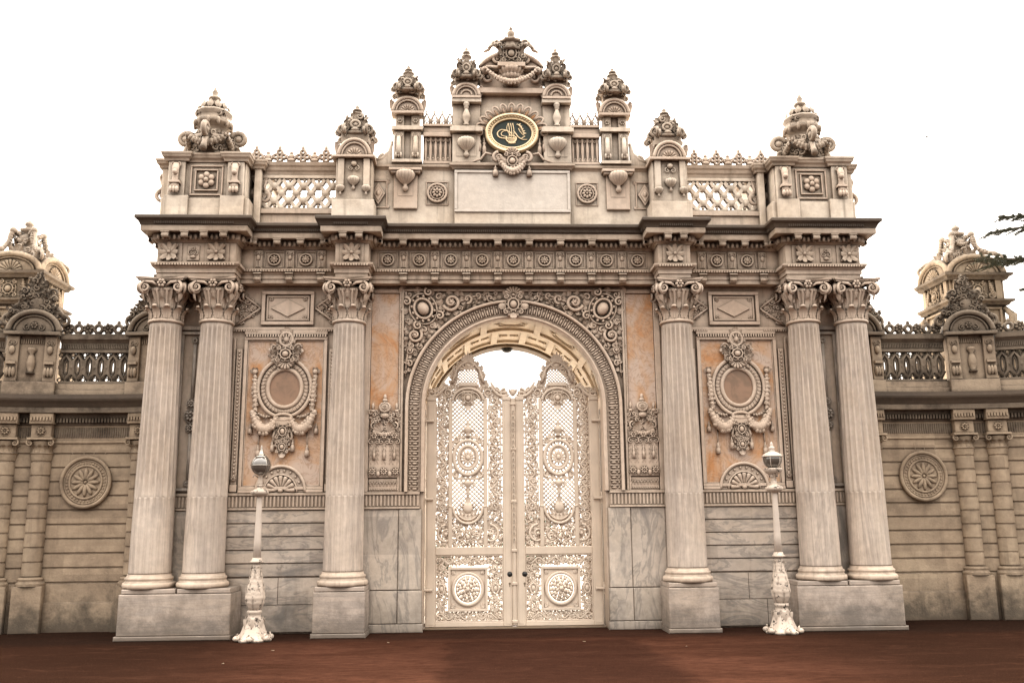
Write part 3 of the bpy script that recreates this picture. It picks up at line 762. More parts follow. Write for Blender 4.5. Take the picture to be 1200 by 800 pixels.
for i in range(10):
    with m.push(0, 5.30, 0, ry=i*36):
        with m.push(0, 0, .25): m.leaf(.22, .10, .9, lobes=4, n=10, thick=.25)
for i in range(36):
    a = 2*PI*i/36; m.blob(.325*math.cos(a), 5.605, .325*math.sin(a), .022, .03, .022, n=6, m=4)
for i in range(4):     # corner volutes
    with m.push(0, 0, 0, ry=45+i*90):
        for s in (-1, 1):
            with m.push(s*.035, 5.62, .43, ry=90): m.scroll(0, 0, 0, .098, 1.7, 100, 1, t0=.026, t1=.014, n=26, k=7)
        m.st[-1] = m.st[-1] @ np.eye(4)
        with m.push(0, 5.62, .43, ry=90): m.blob(0, 0, 0, .06, .06, .05)
        with m.push(0, 5.40, .33, rot=0): m.leaf(.17, .10, 1.3, n=7)
        with m.push(0, 5.56, .44, rot=180): m.leaf(.13, .10, -.8, n=6)
for i in range(4):
    with m.push(0, 0, 0, ry=i*90):
        for s in (-1, 1):
            m.scroll(s*.27, 5.635, .36, .088, 1.6, 90, -s, t0=.024, t1=.013, n=24, k=6)
            m.tube([(s*.26, 5.72, .37), (s*.15, 5.715, .345), (s*.06, 5.66, .335)], [.024, .026, .02], 6)
        m.rosette(0, 5.70, .345, .085, 6, .7, rim=False)
        with m.push(0, 5.54, .30): m.leaf(.12, .12, 1.0)
ab = []
for i in range(4):     # abacus with hollowed sides and clipped corners
    a = PI/2*i
    for t in np.linspace(-1, 1, 9):
        x, y = t*.375, .40-.075*(1-t*t)
        ab.append((x*math.cos(a)-y*math.sin(a), x*math.sin(a)+y*math.cos(a)))
for z0, z1, k in ((5.745, 5.775, .96), (5.775, 5.805, 1.03)):
    V = [(x*k, z0, y*k) for x, y in ab]+[(x*k*1.02, z1, y*k*1.02) for x, y in ab]; n = len(ab)
    F = [tuple(range(n)), tuple(range(2*n-1, n-1, -1))]+[(i, n+i, n+(i+1) % n, (i+1) % n) for i in range(n)]
    m.add(V, F, False)
m.build('capital', M['carved'], hc)
for x in (-5.035, -2.81, 2.81, 5.035, 5.88): dup(hc, (x, -CY, 0))

# entablature: architrave, frieze, cornice, breaking forward over the columns
FY, RY = .60, 1.0
def path(o_main, o_res, x1=6.0, x2=4.68, x3=3.04, x4=2.46):
    L = [(-x1, 2.85), (-x1, -o_res), (-x2, -o_res), (-x2, -o_main), (-x3, -o_main), (-x3, -o_res), (-x4, -o_res), (-x4, -o_main)]
    return L+[(-a, b) for a, b in reversed(L)]
PT = path(FY, RY)
m = MB()
m.sweep(PT, [(-.5, 5.812), (-.02, 5.812), (-.02, 5.88), (0, 5.885), (0, 5.955), (.015, 5.96), (.03, 5.99), (-.5, 5.99)])
m.build('architrave', M['marble'], gate)
m = MB()
m.sweep(PT, [(-.5, 5.992), (.045, 5.992), (.07, 6.02), (.075, 6.05), (.0, 6.058), (-.012, 6.062), (-.012, 6.40), (-.5, 6.40)])
def along(P, pitch, fn, out=0, skip_side=False, inset=0.0, maxy=1.2):
    for i in range(len(P)-1):
        a = np.array(P[i], float); b = np.array(P[i+1], float); d = b-a; L = np.linalg.norm(d); d /= L; nrm = np.array([d[1], -d[0]])
        if L < pitch*.6: continue
        La = L-2*inset
        n = max(1, round(La/pitch)); p = La/n
        for k in range(n):
            q = a+d*(inset+p*(k+.5))+nrm*out
            if q[1] > maxy: continue
            fn(q, math.degrees(math.atan2(d[1], d[0])), p)
def dent(q, ang, p):
    with m.push(q[0], 0, -q[1], ry=ang): m.box(-.016, .016, 5.995, 6.035, 0, .03, .004)
along(PT, .045, dent, .05)
m.build('frieze', M['frieze'], gate)
m = MB()     # bed mould, modillions, corona
m.sweep(PT, [(-.5, 6.402), (.0, 6.402), (.025, 6.43), (.055, 6.44), (.06, 6.47), (.06, 6.545), (.19, 6.55), (.21, 6.545), (.215, 6.56), (.215, 6.64), (.19, 6.645), (-.5, 6.645)])
def egg(q, ang, p):
    with m.push(q[0], 0, -q[1], ry=ang): m.blob(0, 6.485, .02, .032, .055, .04, n=8, m=5)
along(PT, .088, egg, .06)
def modil(q, ang, p):
    with m.push(q[0], 0, -q[1], ry=ang):
        m.box(-.06, .06, 6.465, 6.543, 0, .14, .01); m.tube([(-.06, 6.48, .11), (.06, 6.48, .11)], .035, 8, up=(0, 1, 0)); m.box(-.07, .07, 6.525, 6.5455, 0, .15, .004)
        with m.push(0, 6.42, .02): m.leaf(.10, .08, 1.2, n=5)
along(PT[:5]+[PT[5], PT[6], PT[7]], .36, modil, .06, inset=.02)
along(PT[8:], .36, modil, .06, inset=.02)
for i in range(-4, 4): modil((.545*(i+.5), -FY-.06), 0, 0)
m.build('cornice', M['cornice'], gate)
m = MB()
m.sweep(PT, [(-.5, 6.647), (.225, 6.647), (.235, 6.675), (.255, 6.71), (.285, 6.735), (.30, 6.745), (.30, 6.785), (.29, 6.80), (-.6, 6.815), (-.6, 6.66)])
def cd(q, ang, p):
    with m.push(q[0], 0, -q[1], ry=ang): m.box(-.012, .012, 6.66, 6.72, 0, .02, .003)
along(PT, .035, cd, .23)
m.build('gutter_moulding', M['cyma'], gate)
# roof slab behind the cornice
m = MB(); m.box(-6.0, 6.0, 6.752, 6.80, -2.85, -.05); m.build('roof', M['cornice'], gate)

# star rosettes on the frieze blocks, discs and triglyph brackets between
m = MB(); m.starflower(0, 0, .03, .2)
for i in range(8):
    with m.push(0, 0, .01, rot=22.5+i*45): m.leaf(.15, .05, .5, lobes=1, n=4, thick=.5)
for i in range(4):
    with m.push(0, 0, 0, rot=45+i*90): m.blob(0, .16, .02, .03)
m.box(-.2, .2, -.165, .165, -.02, .005, 0)
so = m.build('star_rosette', M['frieze'], gate, (-5.78, -RY-.0, 6.23))
for x in (-5.0, -2.75, 2.75, 5.0, 5.78): dup(so, (x, -RY, 6.23))
m = MB(); m.box(-.1, .1, -.13, .13, 0, .02); m.scroll(-.04, 0, .03, .045, 1.3, 90, 1); m.scroll(.04, 0, .03, .045, 1.3, 90, -1); m.rosette(0, .07, .03, .04, 6, .6, False); m.blob(0, -.07, .03, .05, .03, .03)
vo = m.build('vase_tablet', M['frieze'], gate, (-5.39, -RY+.012, 6.22)); mir(vo)
m = MB(); m.frame(-.17, .17, -.15, .15, 0, .02, .02); m.ring(0, 0, .03, .1, .018, n=20); m.rosette(0, 0, .02, .085, 8, .6, True); m.blob(0, 0, .04, .035)
ro = m.build('frieze_rosette', M['frieze'], gate, (0, -FY+.012, 6.225))
m = MB()
m.box(-.07, .07, -.165, .165, 0, .03); m.scroll(-.032, .1, .045, .034, 1.2, 90, 1); m.scroll(.032, .1, .045, .034, 1.2, 90, -1); m.blob(0, .03, .04, .035, .05, .03); m.box(-.05, .05, -.15, -.02, .03, .045)
for x in (-.025, 0, .025): m.box(x-.007, x+.007, -.14, -.03, .045, .056, .003)
# lower bracket under the bead row
m.box(-.06, .06, -.40, -.25, 0, .05); m.tube([(-.06, -.35, .05), (.06, -.35, .05)], .035, 8, up=(0, 1, 0)); m.box(-.07, .07, -.27, -.245, 0, .09)
bo = m.build('frieze_bracket', M['frieze'], gate, (.27, -FY+.012, 6.225))
xs = [i*.545 for i in range(-4, 5)]
for x in xs:
    if abs(x) > .01: dup(ro, (x, -FY+.012, 6.225))
bx = [(i+.5)*.545 for i in range(-4, 4)]; bo.location.x = bx[0]
for x in bx[1:]: dup(bo, (x, -FY+.012, 6.225))
for s in (-1, 1):
    for x in (-.27, .27): dup(ro, (s*3.86+x*1.0, -FY+.012, 6.225))
    for x in (-.54, 0, .54): dup(bo, (s*3.86+x, -FY+.012, 6.225))

# ================================================================== attic
AY = .45      # attic wall front
m = MB()
m.box(-4.6, -3.0, 6.8, 7.16, .2, .52, .01); m.box(-4.58, -3.05, 7.08, 7.161, .2, .56)
mir(m.build('parapet_base', M['marble'], gate))
m = MB()
m.box(-2.55, 2.55, 6.8, 8.02, -.35, AY, .01); m.box(-1.55, 1.55, 8.02, 8.85, -.2, AY-.05, .01); m.box(-1.08, 1.08, 8.85, 9.5, -.2, AY-.05, .01)
m.box(-1.03, 1.03, 6.8, 7.86, AY, AY+.1, .012)
m.build('attic_wall', M['attic'], gate)
m = MB(); m.frame(-1.03, 1.03, 7.12, 7.9, AY+.1, .05, .03); m.box(-.98, .98, 7.17, 7.85, AY+.1, AY+.108, 0); m.build('blank_tablet', M['tablet'], gate)
m = MB()   # string course
P = [(-2.62, .3), (-2.62, -AY), (-1.06, -AY), (-1.06, -AY-.1), (1.06, -AY-.1), (1.06, -AY), (2.62, -AY), (2.62, .3)]
m.sweep(P, [(-.2, 7.93), (.0, 7.93), (.02, 7.96), (.06, 7.985), (.06, 8.03), (.0, 8.05), (-.2, 8.05)])
m.build('string_course', M['cornice'], gate)
# diamond and wheel panels on the attic
m = MB(); m.frame(-.16, .16, -.26, .26, 0, .025, .025); m.poly([(-.12, 0), (0, -.2), (.12, 0), (0, .2)], 0, .05); m.poly([(-.08, 0), (0, -.14), (.08, 0), (0, .14)], .05, .065); m.blob(0, 0, .06, .04, .05, .03)
for sx in (-1, 1):
    for sy in (-1, 1):
        with m.push(sx*.13, sy*.2, .0, rot=math.degrees(math.atan2(-sx*-1, sy))*-1): m.leaf(.1, .1, .6, n=4)
do = m.build('diamond_panel', M['carved'], gate, (-2.38, -AY, 7.48)); mir(do)
m = MB(); m.frame(-.2, .2, -.22, .22, 0, .02, .02); m.ring(0, 0, .04, .165, .022, n=28); m.ring(0, 0, .04, .115, .014, n=24)
m.rosette(0, 0, .03, .11, 8, .5, False)
for i in range(14):
    a = 2*PI*i/14; m.blob(.142*math.cos(a), .142*math.sin(a), .04, .015)
wo = m.build('wheel_panel', M['carved'], gate, (-1.34, -AY, 7.50)); mir(wo)
# corbel vase below the side pilasters
def corbelvase(m, k=1.0):
    m.lathe([(.0, -.36*k), (.03*k, -.34*k), (.055*k, -.30*k), (.03*k, -.25*k), (.035*k, -.22*k), (.08*k, -.19*k), (.15*k, -.1*k), (.165*k, -.03*k), (.14*k, .01*k), (.12*k, .02*k)], 56, flute=lambda a, v: .90+.16*abs(math.cos(7*a)) if v > -.22*k else 1)
m = MB()
m.box(-.21, .21, -.68, .0, -.1, .06, .01); m.box(-.13, .13, -.45, -.04, .06, .068, 0)
with m.push(0, -.03, .12): corbelvase(m)
m.box(-.29, .29, .0, .05, -.1, .17); m.box(-.26, .26, -.04, .0, -.1, .14)
cb = m.build('corbel_vase', M['carved'], gate, (-1.90, -AY, 7.88)); mir(cb)

def archcap(m, wd, h, d, shell=True):
    """segment-headed aedicule cap: local origin at the centre of its base, front at w=d"""
    m.box(-wd-.03, wd+.03, 0, .05, -.1, d+.04, .006)
    m.poly([(wd*math.cos(PI*i/20), .05+h*math.sin(PI*i/20)) for i in range(21)], -.1, d-.03)
    for r, t in ((1.0, .035), (.8, .02)):
        m.tube([(wd*r*math.cos(PI*i/20), .05+h*r*math.sin(PI*i/20), d-.01) for i in range(21)], t, 6)
    if shell: m.shell(0, .06, d-.03, wd*.5, 7, 0, 180)
    for s in (-1, 1):
        m.box(s*wd-.03, s*wd+.03, .05, .05+h*.55, -.08, d-.04)
        with m.push(s*(wd+.0), .05, d-.06, rot=-s*12): m.leaf(h*1.0, .11, .5)
        m.scroll(s*(wd+.02), .05+h*.75, d-.06, .05, 1.3, 90, -s, t0=.018)
def finial(m, H, wd, rnd):
    """clustered scroll finial, height H, half-width wd"""
    m.lathe([(wd*.8, 0), (wd*.85, H*.06), (wd*.6, H*.12), (wd*.55, H*.3), (wd*.32, H*.52), (wd*.2, H*.6), (wd*.15, H*.63), (wd*.36, H*.66), (wd*.38, H*.70), (wd*.14, H*.74), (wd*.14, H*.77), (wd*.27, H*.79), (wd*.24, H*.83), (wd*.08, H*.86), (wd*.13, H*.90), (wd*.08, H*.94), (0, H)], 12)
    for i in range(4):
        with m.push(0, 0, 0, ry=i*90):
            m.ring(0, H*.28, wd*.60, wd*.24, wd*.08, H*.10, n=14, k=6); m.blob(0, H*.28, wd*.56, wd*.17, H*.07, wd*.12)
            for s in (-1, 1):
                m.scroll(s*wd*.68, H*.12, wd*.6, wd*.26, 1.3, 90, -s, t0=wd*.1, k=7); m.scroll(s*wd*.30, H*.47, wd*.32, wd*.15, 1.3, 90, -s, t0=wd*.07); m.scroll(s*wd*.9, H*.05, wd*.5, wd*.16, 1.3, 90, -s, t0=wd*.08)
                with m.push(s*wd*.45, H*.18, wd*.5, rot=-s*10): m.leaf(H*.28, wd*.4, .8)
            with m.push(0, H*.45, wd*.45): m.leaf(H*.22, wd*.5, .9)
            m.blob(0, H*.1, wd*.75, wd*.22, H*.06, wd*.15)
            fill(m, lambda x, y: abs(x) < wd*(.95-1.25*y/H), (-wd, wd, 0, H*.6), wd*.36, wd*.2, rnd, wd*.45, wd*.07, .5)
        with m.push(0, 0, 0, ry=45+i*90):
            m.scroll(0, H*.14, wd*.95, wd*.2, 1.2, 90, 1, t0=wd*.1); 
            with m.push(0, H*.10, wd*.7, rx=-28): m.leaf(H*.38, wd*.5, .3)

# pedestal over the inner columns, with finial
hp = holder('pedestal', gate, (-2.77, 0, 6.8))
m = MB()
m.box(-.36, .36, 0, .42, 0, .92, .012); m.box(-.31, .31, .42, 1.18, 0, .84, .01)
for s in (-1, 1): m.box(s*.22-.055, s*.22+.055, .62, 1.18, .84, .90, .008); m.box(s*.22-.065, s*.22+.065, .6, .66, .84, .915, .005)
with m.push(0, .82, .88): corbelvase(m, .62)
for s in (-1, 1):
    with m.push(s*.22, .66, .9): corbelvase(m, .45)
m.scroll(-.05, 1.0, .88, .05, 1.2, 90, 1); m.scroll(.05, 1.0, .88, .05, 1.2, 90, -1); m.blob(0, 1.08, .88, .06, .05, .04)
m.build('pedestal_block', M['attic'], hp)
m = MB()
with m.push(0, 1.18, 0): archcap(m, .27, .30, .88)
m.box(-.36, .36, 1.18, 1.225, .0, .95)
m.build('arched_cap', M['carved'], hp)
m = MB()
with m.push(0, 1.66, .6): finial(m, .66, .33, R)
m.box(-.24, .24, 1.5, 1.67, .35, .82)
m.build('finial', M['finial'], hp)
mir(hp)

# outer pedestals with urns
hq = holder('pedestal', gate, (-5.28, 0, 6.8))
m = MB()
m.box(-.74, .74, 0, .42, -.9, .93, .012); m.box(-.66, .66, .42, 1.08, -.85, .86, .01)
for s in (-1, 1): m.box(s*.47-.2, s*.47+.2, .0, .45, .5, .99, .012); m.box(s*.50-.14, s*.50+.14, .45, 1.08, .5, .93, .01)
m.box(-.86, -.74, 0, 1.1, -.8, .6, .01); m.box(.74, .86, 0, 1.1, -.8, .6, .01)
m.build('pedestal_block', M['attic'], hq)
m = MB()
P = [(-.90, .8), (-.90, -.62), (-.70, -.62), (-.70, -.95), (-.3, -.95), (-.3, -.88), (.3, -.88), (.3, -.95), (.70, -.95), (.70, -.62), (.90, -.62), (.90, .8)]
m.sweep(P, [(-.2, 1.082), (.0, 1.082), (.01, 1.12), (.04, 1.15), (.05, 1.19), (.06, 1.2), (.06, 1.235), (-.3, 1.245), (-.3, 1.1)])
m.box(-.72, .72, 1.1, 1.235, -.85, .7)
m.build('pedestal_cap', M['cornice'], hq)
m = MB()
m.frame(-.28, .28, .48, 1.03, .86, .03, .03); m.frame(-.2, .2, .56, .95, .86, .025, .045)
for i in range(6):
    a = math.radians(60*i+30); m.blob(.095*math.cos(a), .755+.095*math.sin(a), .89, .06, .06, .045)
m.blob(0, .755, .91, .05)
m.build('flower_panel', M['carved'], hq)
for s in (-1, 1):    # scroll brackets
    m = MB()
    with m.push(s*.50, 0, .93):
        m.tube([(0, 1.02, .03), (0, .9, .06), (0, .78, .04), (0, .66, .05), (0, .52, .07)], [.07, .06, .05, .07, .085], 8, flat=.6)
        m.scroll(-.04, 1.0, .05, .045, 1.2, 90, 1); m.scroll(.04, 1.0, .05, .045, 1.2, 90, -1)
        for x in (-.05, 0, .05): m.blob(x, .54, .1, .035, .06, .035)
        m.blob(0, .86, .09, .05, .05, .04); m.box(-.09, .09, .66, .70, 0, .11)
    m.build('scroll_bracket', M['carved'], hq)
m = MB()
with m.push(.86, .0, .45):   # side volutes
    m.scroll(.02, .62, 0, .12, 1.4, 90, -1, t0=.04); m.scroll(.0, .95, 0, .08, 1.3, 90, -1, t0=.03); m.tube([(.08, .66, 0), (.02, .8, 0), (.06, .92, 0)], .03, 6)
m.build('side_volute', M['carved'], hq); m = MB()
with m.push(-.86, .0, .45):
    m.scroll(-.02, .62, 0, .12, 1.4, 90, 1, t0=.04); m.scroll(.0, .95, 0, .08, 1.3, 90, 1, t0=.03); m.tube([(-.08, .66, 0), (-.02, .8, 0), (-.06, .92, 0)], .03, 6)
m.build('side_volute', M['carved'], hq)
m = MB()      # great urn
with m.push(-.05, 1.235, .5, sc=1.1):
    m.box(-.42, .42, 0, .06, -.4, .3); m.lathe([(.34, .05), (.2, .1), (.17, .14), (.26, .2), (.32, .3), (.33, .36), (.28, .38), (.22, .42), (.2, .5), (.215, .56), (.3, .6), (.31, .64), (.27, .67), (.25, .76), (.29, .80), (.27, .84), (.14, .88), (.10, .92), (.16, .94), (.18, .975), (.09, 1.0), (.06, 1.06), (.10, 1.08), (.095, 1.12), (.035, 1.15), (.055, 1.2), (.03, 1.25), (0, 1.32)], 28, flute=lambda a, v: 1+(.05*abs(math.cos(9*a)) if .2 < v < .37 or .6 < v < .86 else 0))
    for i in range(12):
        with m.push(0, .86, 0, ry=i*30): m.push(0, 0, .24); m.leaf(.12, .12, -.9, n=5); m.pop()
        with m.push(0, .66, 0, ry=i*30):
            m.blob(0, -.04, .29, .035, .07, .03)
    for i in range(10):
        with m.push(0, 1.0, 0, ry=i*36): m.blob(0, -.04, .15, .02, .05, .02)
    for i in range(4):
        with m.push(0, 0, 0, ry=i*90):
            m.garland((-.3, .34), (.3, .34), .13, .085, .30, 11)
    for i in range(4):
        with m.push(0, 0, 0, ry=45+i*90): fill(m, lambda x, y: True, (-.2, .2, .1, .42), .1, .055, random.Random(i), .27, .018, .5)
        with m.push(0, 0, 0, ry=i*90): fill(m, lambda x, y: True, (-.17, .17, .66, .84), .09, .05, random.Random(i), .21, .016, .5)
    for ry in (0, 90, 180, 270):   # volute handles
        with m.push(0, 0, 0, ry=ry+ (0)):
            m.scroll(.42, .38, 0, .13, 1.5, 170, -1, t0=.05, t1=.03, k=8)
            m.tube([(.30, .30, 0), (.40, .24, 0), (.44, .12, 0), (.48, .04, 0)], [.05, .045, .045, .06], 8)
            m.blob(.42, .38, 0, .07, .07, .07)
            with m.push(.36, .05, 0, rot=-20): m.leaf(.22, .16, .6)
m.build('urn', M['finial'], hq)
mir(hq)

# pierced balustrade panels
def lattice_panel(m, u0, u1, v0, v1, w, pitch, r, rows):
    n = max(1, round((u1-u0)/pitch)); p = (u1-u0)/n; h = (v1-v0)/rows
    for k in range(n):
        for j in range(rows):
            x, y = u0+k*p, v0+j*h
            up_ = ((k+j) % 1 == 0)
            for a, b in (((x, y), (x+p, y+h)), ((x+p, y), (x, y+h))):
                mx, my = (a[0]+b[0])/2, (a[1]+b[1])/2
                dx, dy = b[0]-a[0], b[1]-a[1]; c1 = (a[0]+dx*.28+0, a[1]+dy*.38); c2 = (a[0]+dx*.72, a[1]+dy*.62)
                m.tube([(a[0], a[1], w), (c1[0], c1[1], w), (mx, my, w), (c2[0], c2[1], w), (b[0], b[1], w)], r, 4, flat=1.5, smooth=False)
            m.blob(x+p/2, y+h/2, w, r*1.9, r*1.9, r*1.7, n=6, m=4)
            m.blob(x, y, w, r*1.9, r*1.9, r*1.7, n=6, m=4)
hb = holder('balustrade', gate, (-3.86, -.42, 7.16))
m = MB()
lattice_panel(m, -.74, .80, .05, .61, 0, .255, .044, 2)
m.box(-.78, .82, 0, .055, -.06, .06); m.box(-.78, .82, .60, .66, -.06, .06)
for i in range(13):
    x = -.72+i*.127; m.blob(x, .57, .02, .03, .03, .03); m.blob(x, .09, .02, .03, .03, .03)
m.build('lattice_panel', M['attic'], hb)
m = MB(); m.sweep([(-.8, 0), (.84, 0)], [(-.12, .662), (.04, .662), (.05, .72), (.07, .75), (.08, .8), (.1, .83), (.11, .88), (-.12, .90), (-.12, .68)])
m.build('rail', M['cornice'], hb)
def quatre(m, x, v, k):
    for dx, dy in ((-.05, .09), (.05, .09), (0, .15), (0, .05)): m.ring(x+dx*k, v+dy*k, 0, .03*k, .021*k, n=10, k=5, flat=1.6)
    m.blob(x, v+.21*k, 0, .022*k, .035*k, .03*k); m.box(x-.02*k, x+.02*k, v-.01, v+.04*k, -.02, .02)
    for s in (-1, 1): m.blob(x+s*.085*k, v+.1*k, 0, .02*k)
def bud(m, x, v, k):
    m.blob(x, v+.04*k, 0, .06*k, .035*k, .035*k); m.blob(x, v+.09*k, 0, .045*k, .04*k, .03*k); m.blob(x, v+.14*k, 0, .025*k)
    for s in (-1, 1): m.blob(x+s*.05*k, v+.07*k, .0, .025*k)
m = MB()
for i in range(8):
    x = -.7+i*.205; (quatre if i % 2 == 0 else bud)(m, x, .90, 1.4)
m.box(-.78, .82, .895, .92, -.04, .04)
m.build('cresting', M['carved'], hb)
mir(hb)

# attic side pilasters with arched caps and finials
hs = holder('attic_pilaster', gate, (-1.88, -AY+.05, 8.05))
m = MB()
m.box(-.27, .27, 0, .06, -.1, .16); 
for s in (-1, 1): m.box(s*.15-.09, s*.15+.09, .06, .62, -.08, .1, .01)
m.box(-.08, .08, .06, .62, -.08, .03)
for s in (-1, 1):
    with m.push(s*.15, .0, .1):
        m.scroll(-.03, .52, .04, .035, 1.2, 90, 1); m.scroll(.03, .52, .04, .035, 1.2, 90, -1); m.tube([(0, .5, .03), (0, .3, .03), (0, .14, .05)], [.04, .045, .06], 8, flat=.7)
        for x in (-.04, 0, .04): m.blob(x, .14, .06, .025, .05, .025)
m.box(-.28, .28, .62, .70, -.1, .15); 
for s in (-1, 1): m.box(s*.14-.075, s*.14+.075, .70, .93, -.08, .08, .01); m.rosette(s*.14, .815, .08, .06, 6, .6, False)
m.box(-.07, .07, .7, .93, -.08, .02)
for s in (-1, 1):
    m.scroll(s*.42*1, .1, .0, .1, 1.4, 90, -s, t0=.04) if s < 0 else None
m.tube([(-.28, .45, 0), (-.32, .25, 0), (-.45, .12, 0), (-.6, .06, 0)], [.03, .04, .05, .05], 8)
m.blob(-.62, .1, 0, .09)
m.poly([(-.27, 0), (-.27, .42), (-.33, .24), (-.45, .12), (-.6, .05), (-.6, 0)], -.05, .04)
m.build('pilaster_block', M['attic'], hs)
m = MB()
with m.push(0, .93, 0): archcap(m, .26, .27, .13)
m.build('arched_cap', M['carved'], hs)
m = MB()
with m.push(0, 1.36, -.0): finial(m, .60, .285, R)
m.box(-.2, .2, 1.24, 1.37, -.18, .06)
m.build('finial', M['finial'], hs)
mir(hs)
# attic balustrades between pilaster and centre
ha = holder('attic_balustrade', gate, (-1.33, -AY+.05, 8.05))
m = MB()
m.box(-.27, .27, 0, .06, -.05, .08); m.box(-.27, .27, .52, .60, -.05, .09, .01); m.box(-.27, .27, .06, .52, -.05, -.02, 0)
for i in range(6):
    x = -.225+i*.09
    with m.push(x, .06, .02): m.lathe([(.03, 0), (.03, .03), (.017, .06), (.03, .16), (.034, .23), (.03, .3), (.017, .40), (.03, .43), (.03, .46)], 8)
for i in range(5):
    x = -.18+i*.09; m.ring(x, .47, .03, .022, .01, n=8, k=4); m.ring(x, .11, .03, .022, .01, n=8, k=4)
m.box(-.27, .27, .6, .72, -.06, .05, .01); m.box(-.27, .27, .72, .76, -.06, .09)
m.build('baluster_panel', M['carved'], ha)
m = MB()
for i in range(4):
    x = -.21+i*.14
    m.tube([(x-.055, .76, 0), (x-.055, .88, 0), (x, 1.0, 0), (x+.055, .88, 0), (x+.055, .76, 0)], .024, 5, flat=1.6)
    m.ring(x, .85, 0, .022, .012, .03, n=8, k=4); m.blob(x, 1.03, 0, .018, .03, .018)
m.box(-.27, .27, .755, .80, -.03, .03)
m.build('cresting', M['carved'], ha)
mir(ha)
# centre aedicule side piers
hk = holder('centre_pier', gate, (-.82, -AY, 8.05))
m = MB()
m.box(-.25, .25, 0, .55, -.1, .1, .01); m.box(-.18, .18, .12, .52, .1, .108, 0)
with m.push(0, .42, .14): corbelvase(m, .95)
m.box(-.29, .29, .56, .64, -.1, .2); m.box(-.26, .26, .64, .69, -.1, .14)
m.box(-.25, .25, .69, 1.15, -.1, .02, .01)
with m.push(0, .70, .09): m.lathe([(.055, 0), (.055, .04), (.035, .06), (.07, .14), (.075, .2), (.04, .3), (.03, .34), (.05, .36), (.035, .38), (.06, .41), (.06, .45)], 12)
m.box(-.27, .27, 1.15, 1.22, -.1, .14)
m.build('pier_block', M['attic'], hk)
m = MB()
with m.push(0, 1.22, 0): archcap(m, .23, .24, .12, False)
m.ring(0, 1.29, .1, .1, .02, n=16, a0=0, a1=180)
m.build('arched_cap', M['carved'], hk)
m = MB()
with m.push(0, 1.6, 0): finial(m, .72, .27, R)
m.box(-.2, .2, 1.46, 1.61, -.18, .08)
m.build('finial', M['finial'], hk)
mir(hk)
# pediment
hm = holder('pediment', gate, (0, -AY, 9.5))
m = MB()
m.box(-.6, .6, -.1, .0, -.1, .1); m.box(-.58, .58, -.0, .40, -.1, -.02); m.box(-.58, .58, .36, .42, -.1, .06)
for s in (-1, 1):
    A = [math.radians(20+i*7) for i in range(9)]
    pts = [(s*(.62*math.cos(a)), .42-.12+.42*math.sin(a)) for a in A]
    m.tube([(a, b, .0) for a, b in pts], [.03+.004*i for i in range(9)], 8, flat=1.6)
    m.poly([(s*.58, .40)]+[(a, b-.02) for a, b in pts]+[(s*.15, .42)], -.1, -.01)
    m.scroll(s*.24, .60, .03, .10, 1.5, 90, -s, t0=.035)
    m.tube([(s*.2, .8, .03), (s*.33, .93, .03), (s*.42, .78, .03), (s*.5, .74, .03)], [.04, .05, .035, .02], 8)
    m.scroll(s*.27, .92, .04, .07, 1.3, 200, -s, t0=.03)
m.tube([(s_*1.0, v, .1) for s_, v in ((-.46, .40), (.46, .40))], .03, 6)
m.lathe([(.05, .02), (.10, .05), (.15, .12), (.13, .16), (.17, .19), (.19, .25), (.17, .28), (.21, .31), (.24, .38), (.2, .4)], 80, flute=lambda a, v: .88+.2*abs(math.cos(8*a)))
m.box(-.25, .25, .38, .46, -.1, .2)
m.build('broken_pediment', M['carved'], hm)
m = MB()
m.garland((-.48, .34), (.48, .34), .26, .075, .16, 20); 
for s in (-1, 1): m.scroll(s*.42, .22, .06, .12, 1.3, 120 if s > 0 else 60, -s, t0=.035); m.blob(s*.48, .34, .08, .08)
m.build('garland', M['carved'], hm)
m = MB()
with m.push(0, .66, .1): cartouche(m, .15, .18, 10)
m.blob(0, .62, .0, .2, .25, .12, n=12, m=8); m.shell(0, .48, .12, .14, 7, 190, 350)
fill(m, lambda x, y: True, (-.22, .22, .42, .86), .09, .05, random.Random(2), .1, .018, .5)
with m.push(0, .84, .03): m.lathe([(.2, -.1), (.16, .0), (.15, .05), (.2, .06), (.21, .1), (.15, .13), (.07, .15), (.035, .18), (.06, .22), (.075, .27), (.06, .31), (.02, .34), (.04, .36), (.02, .4), (0, .47)], 18, flute=lambda a, v: 1+(.08*math.cos(9*a) if v < .12 else 0))
for s in (-1, 1):
    m.garland((s*.1, .86), (s*.4, .82), -.03, .05, .06, 6)
    with m.push(s*.12, .6, .08, rot=-s*30): m.leaf(.25, .14, .7)
m.build('crest', M['finial'], hm)

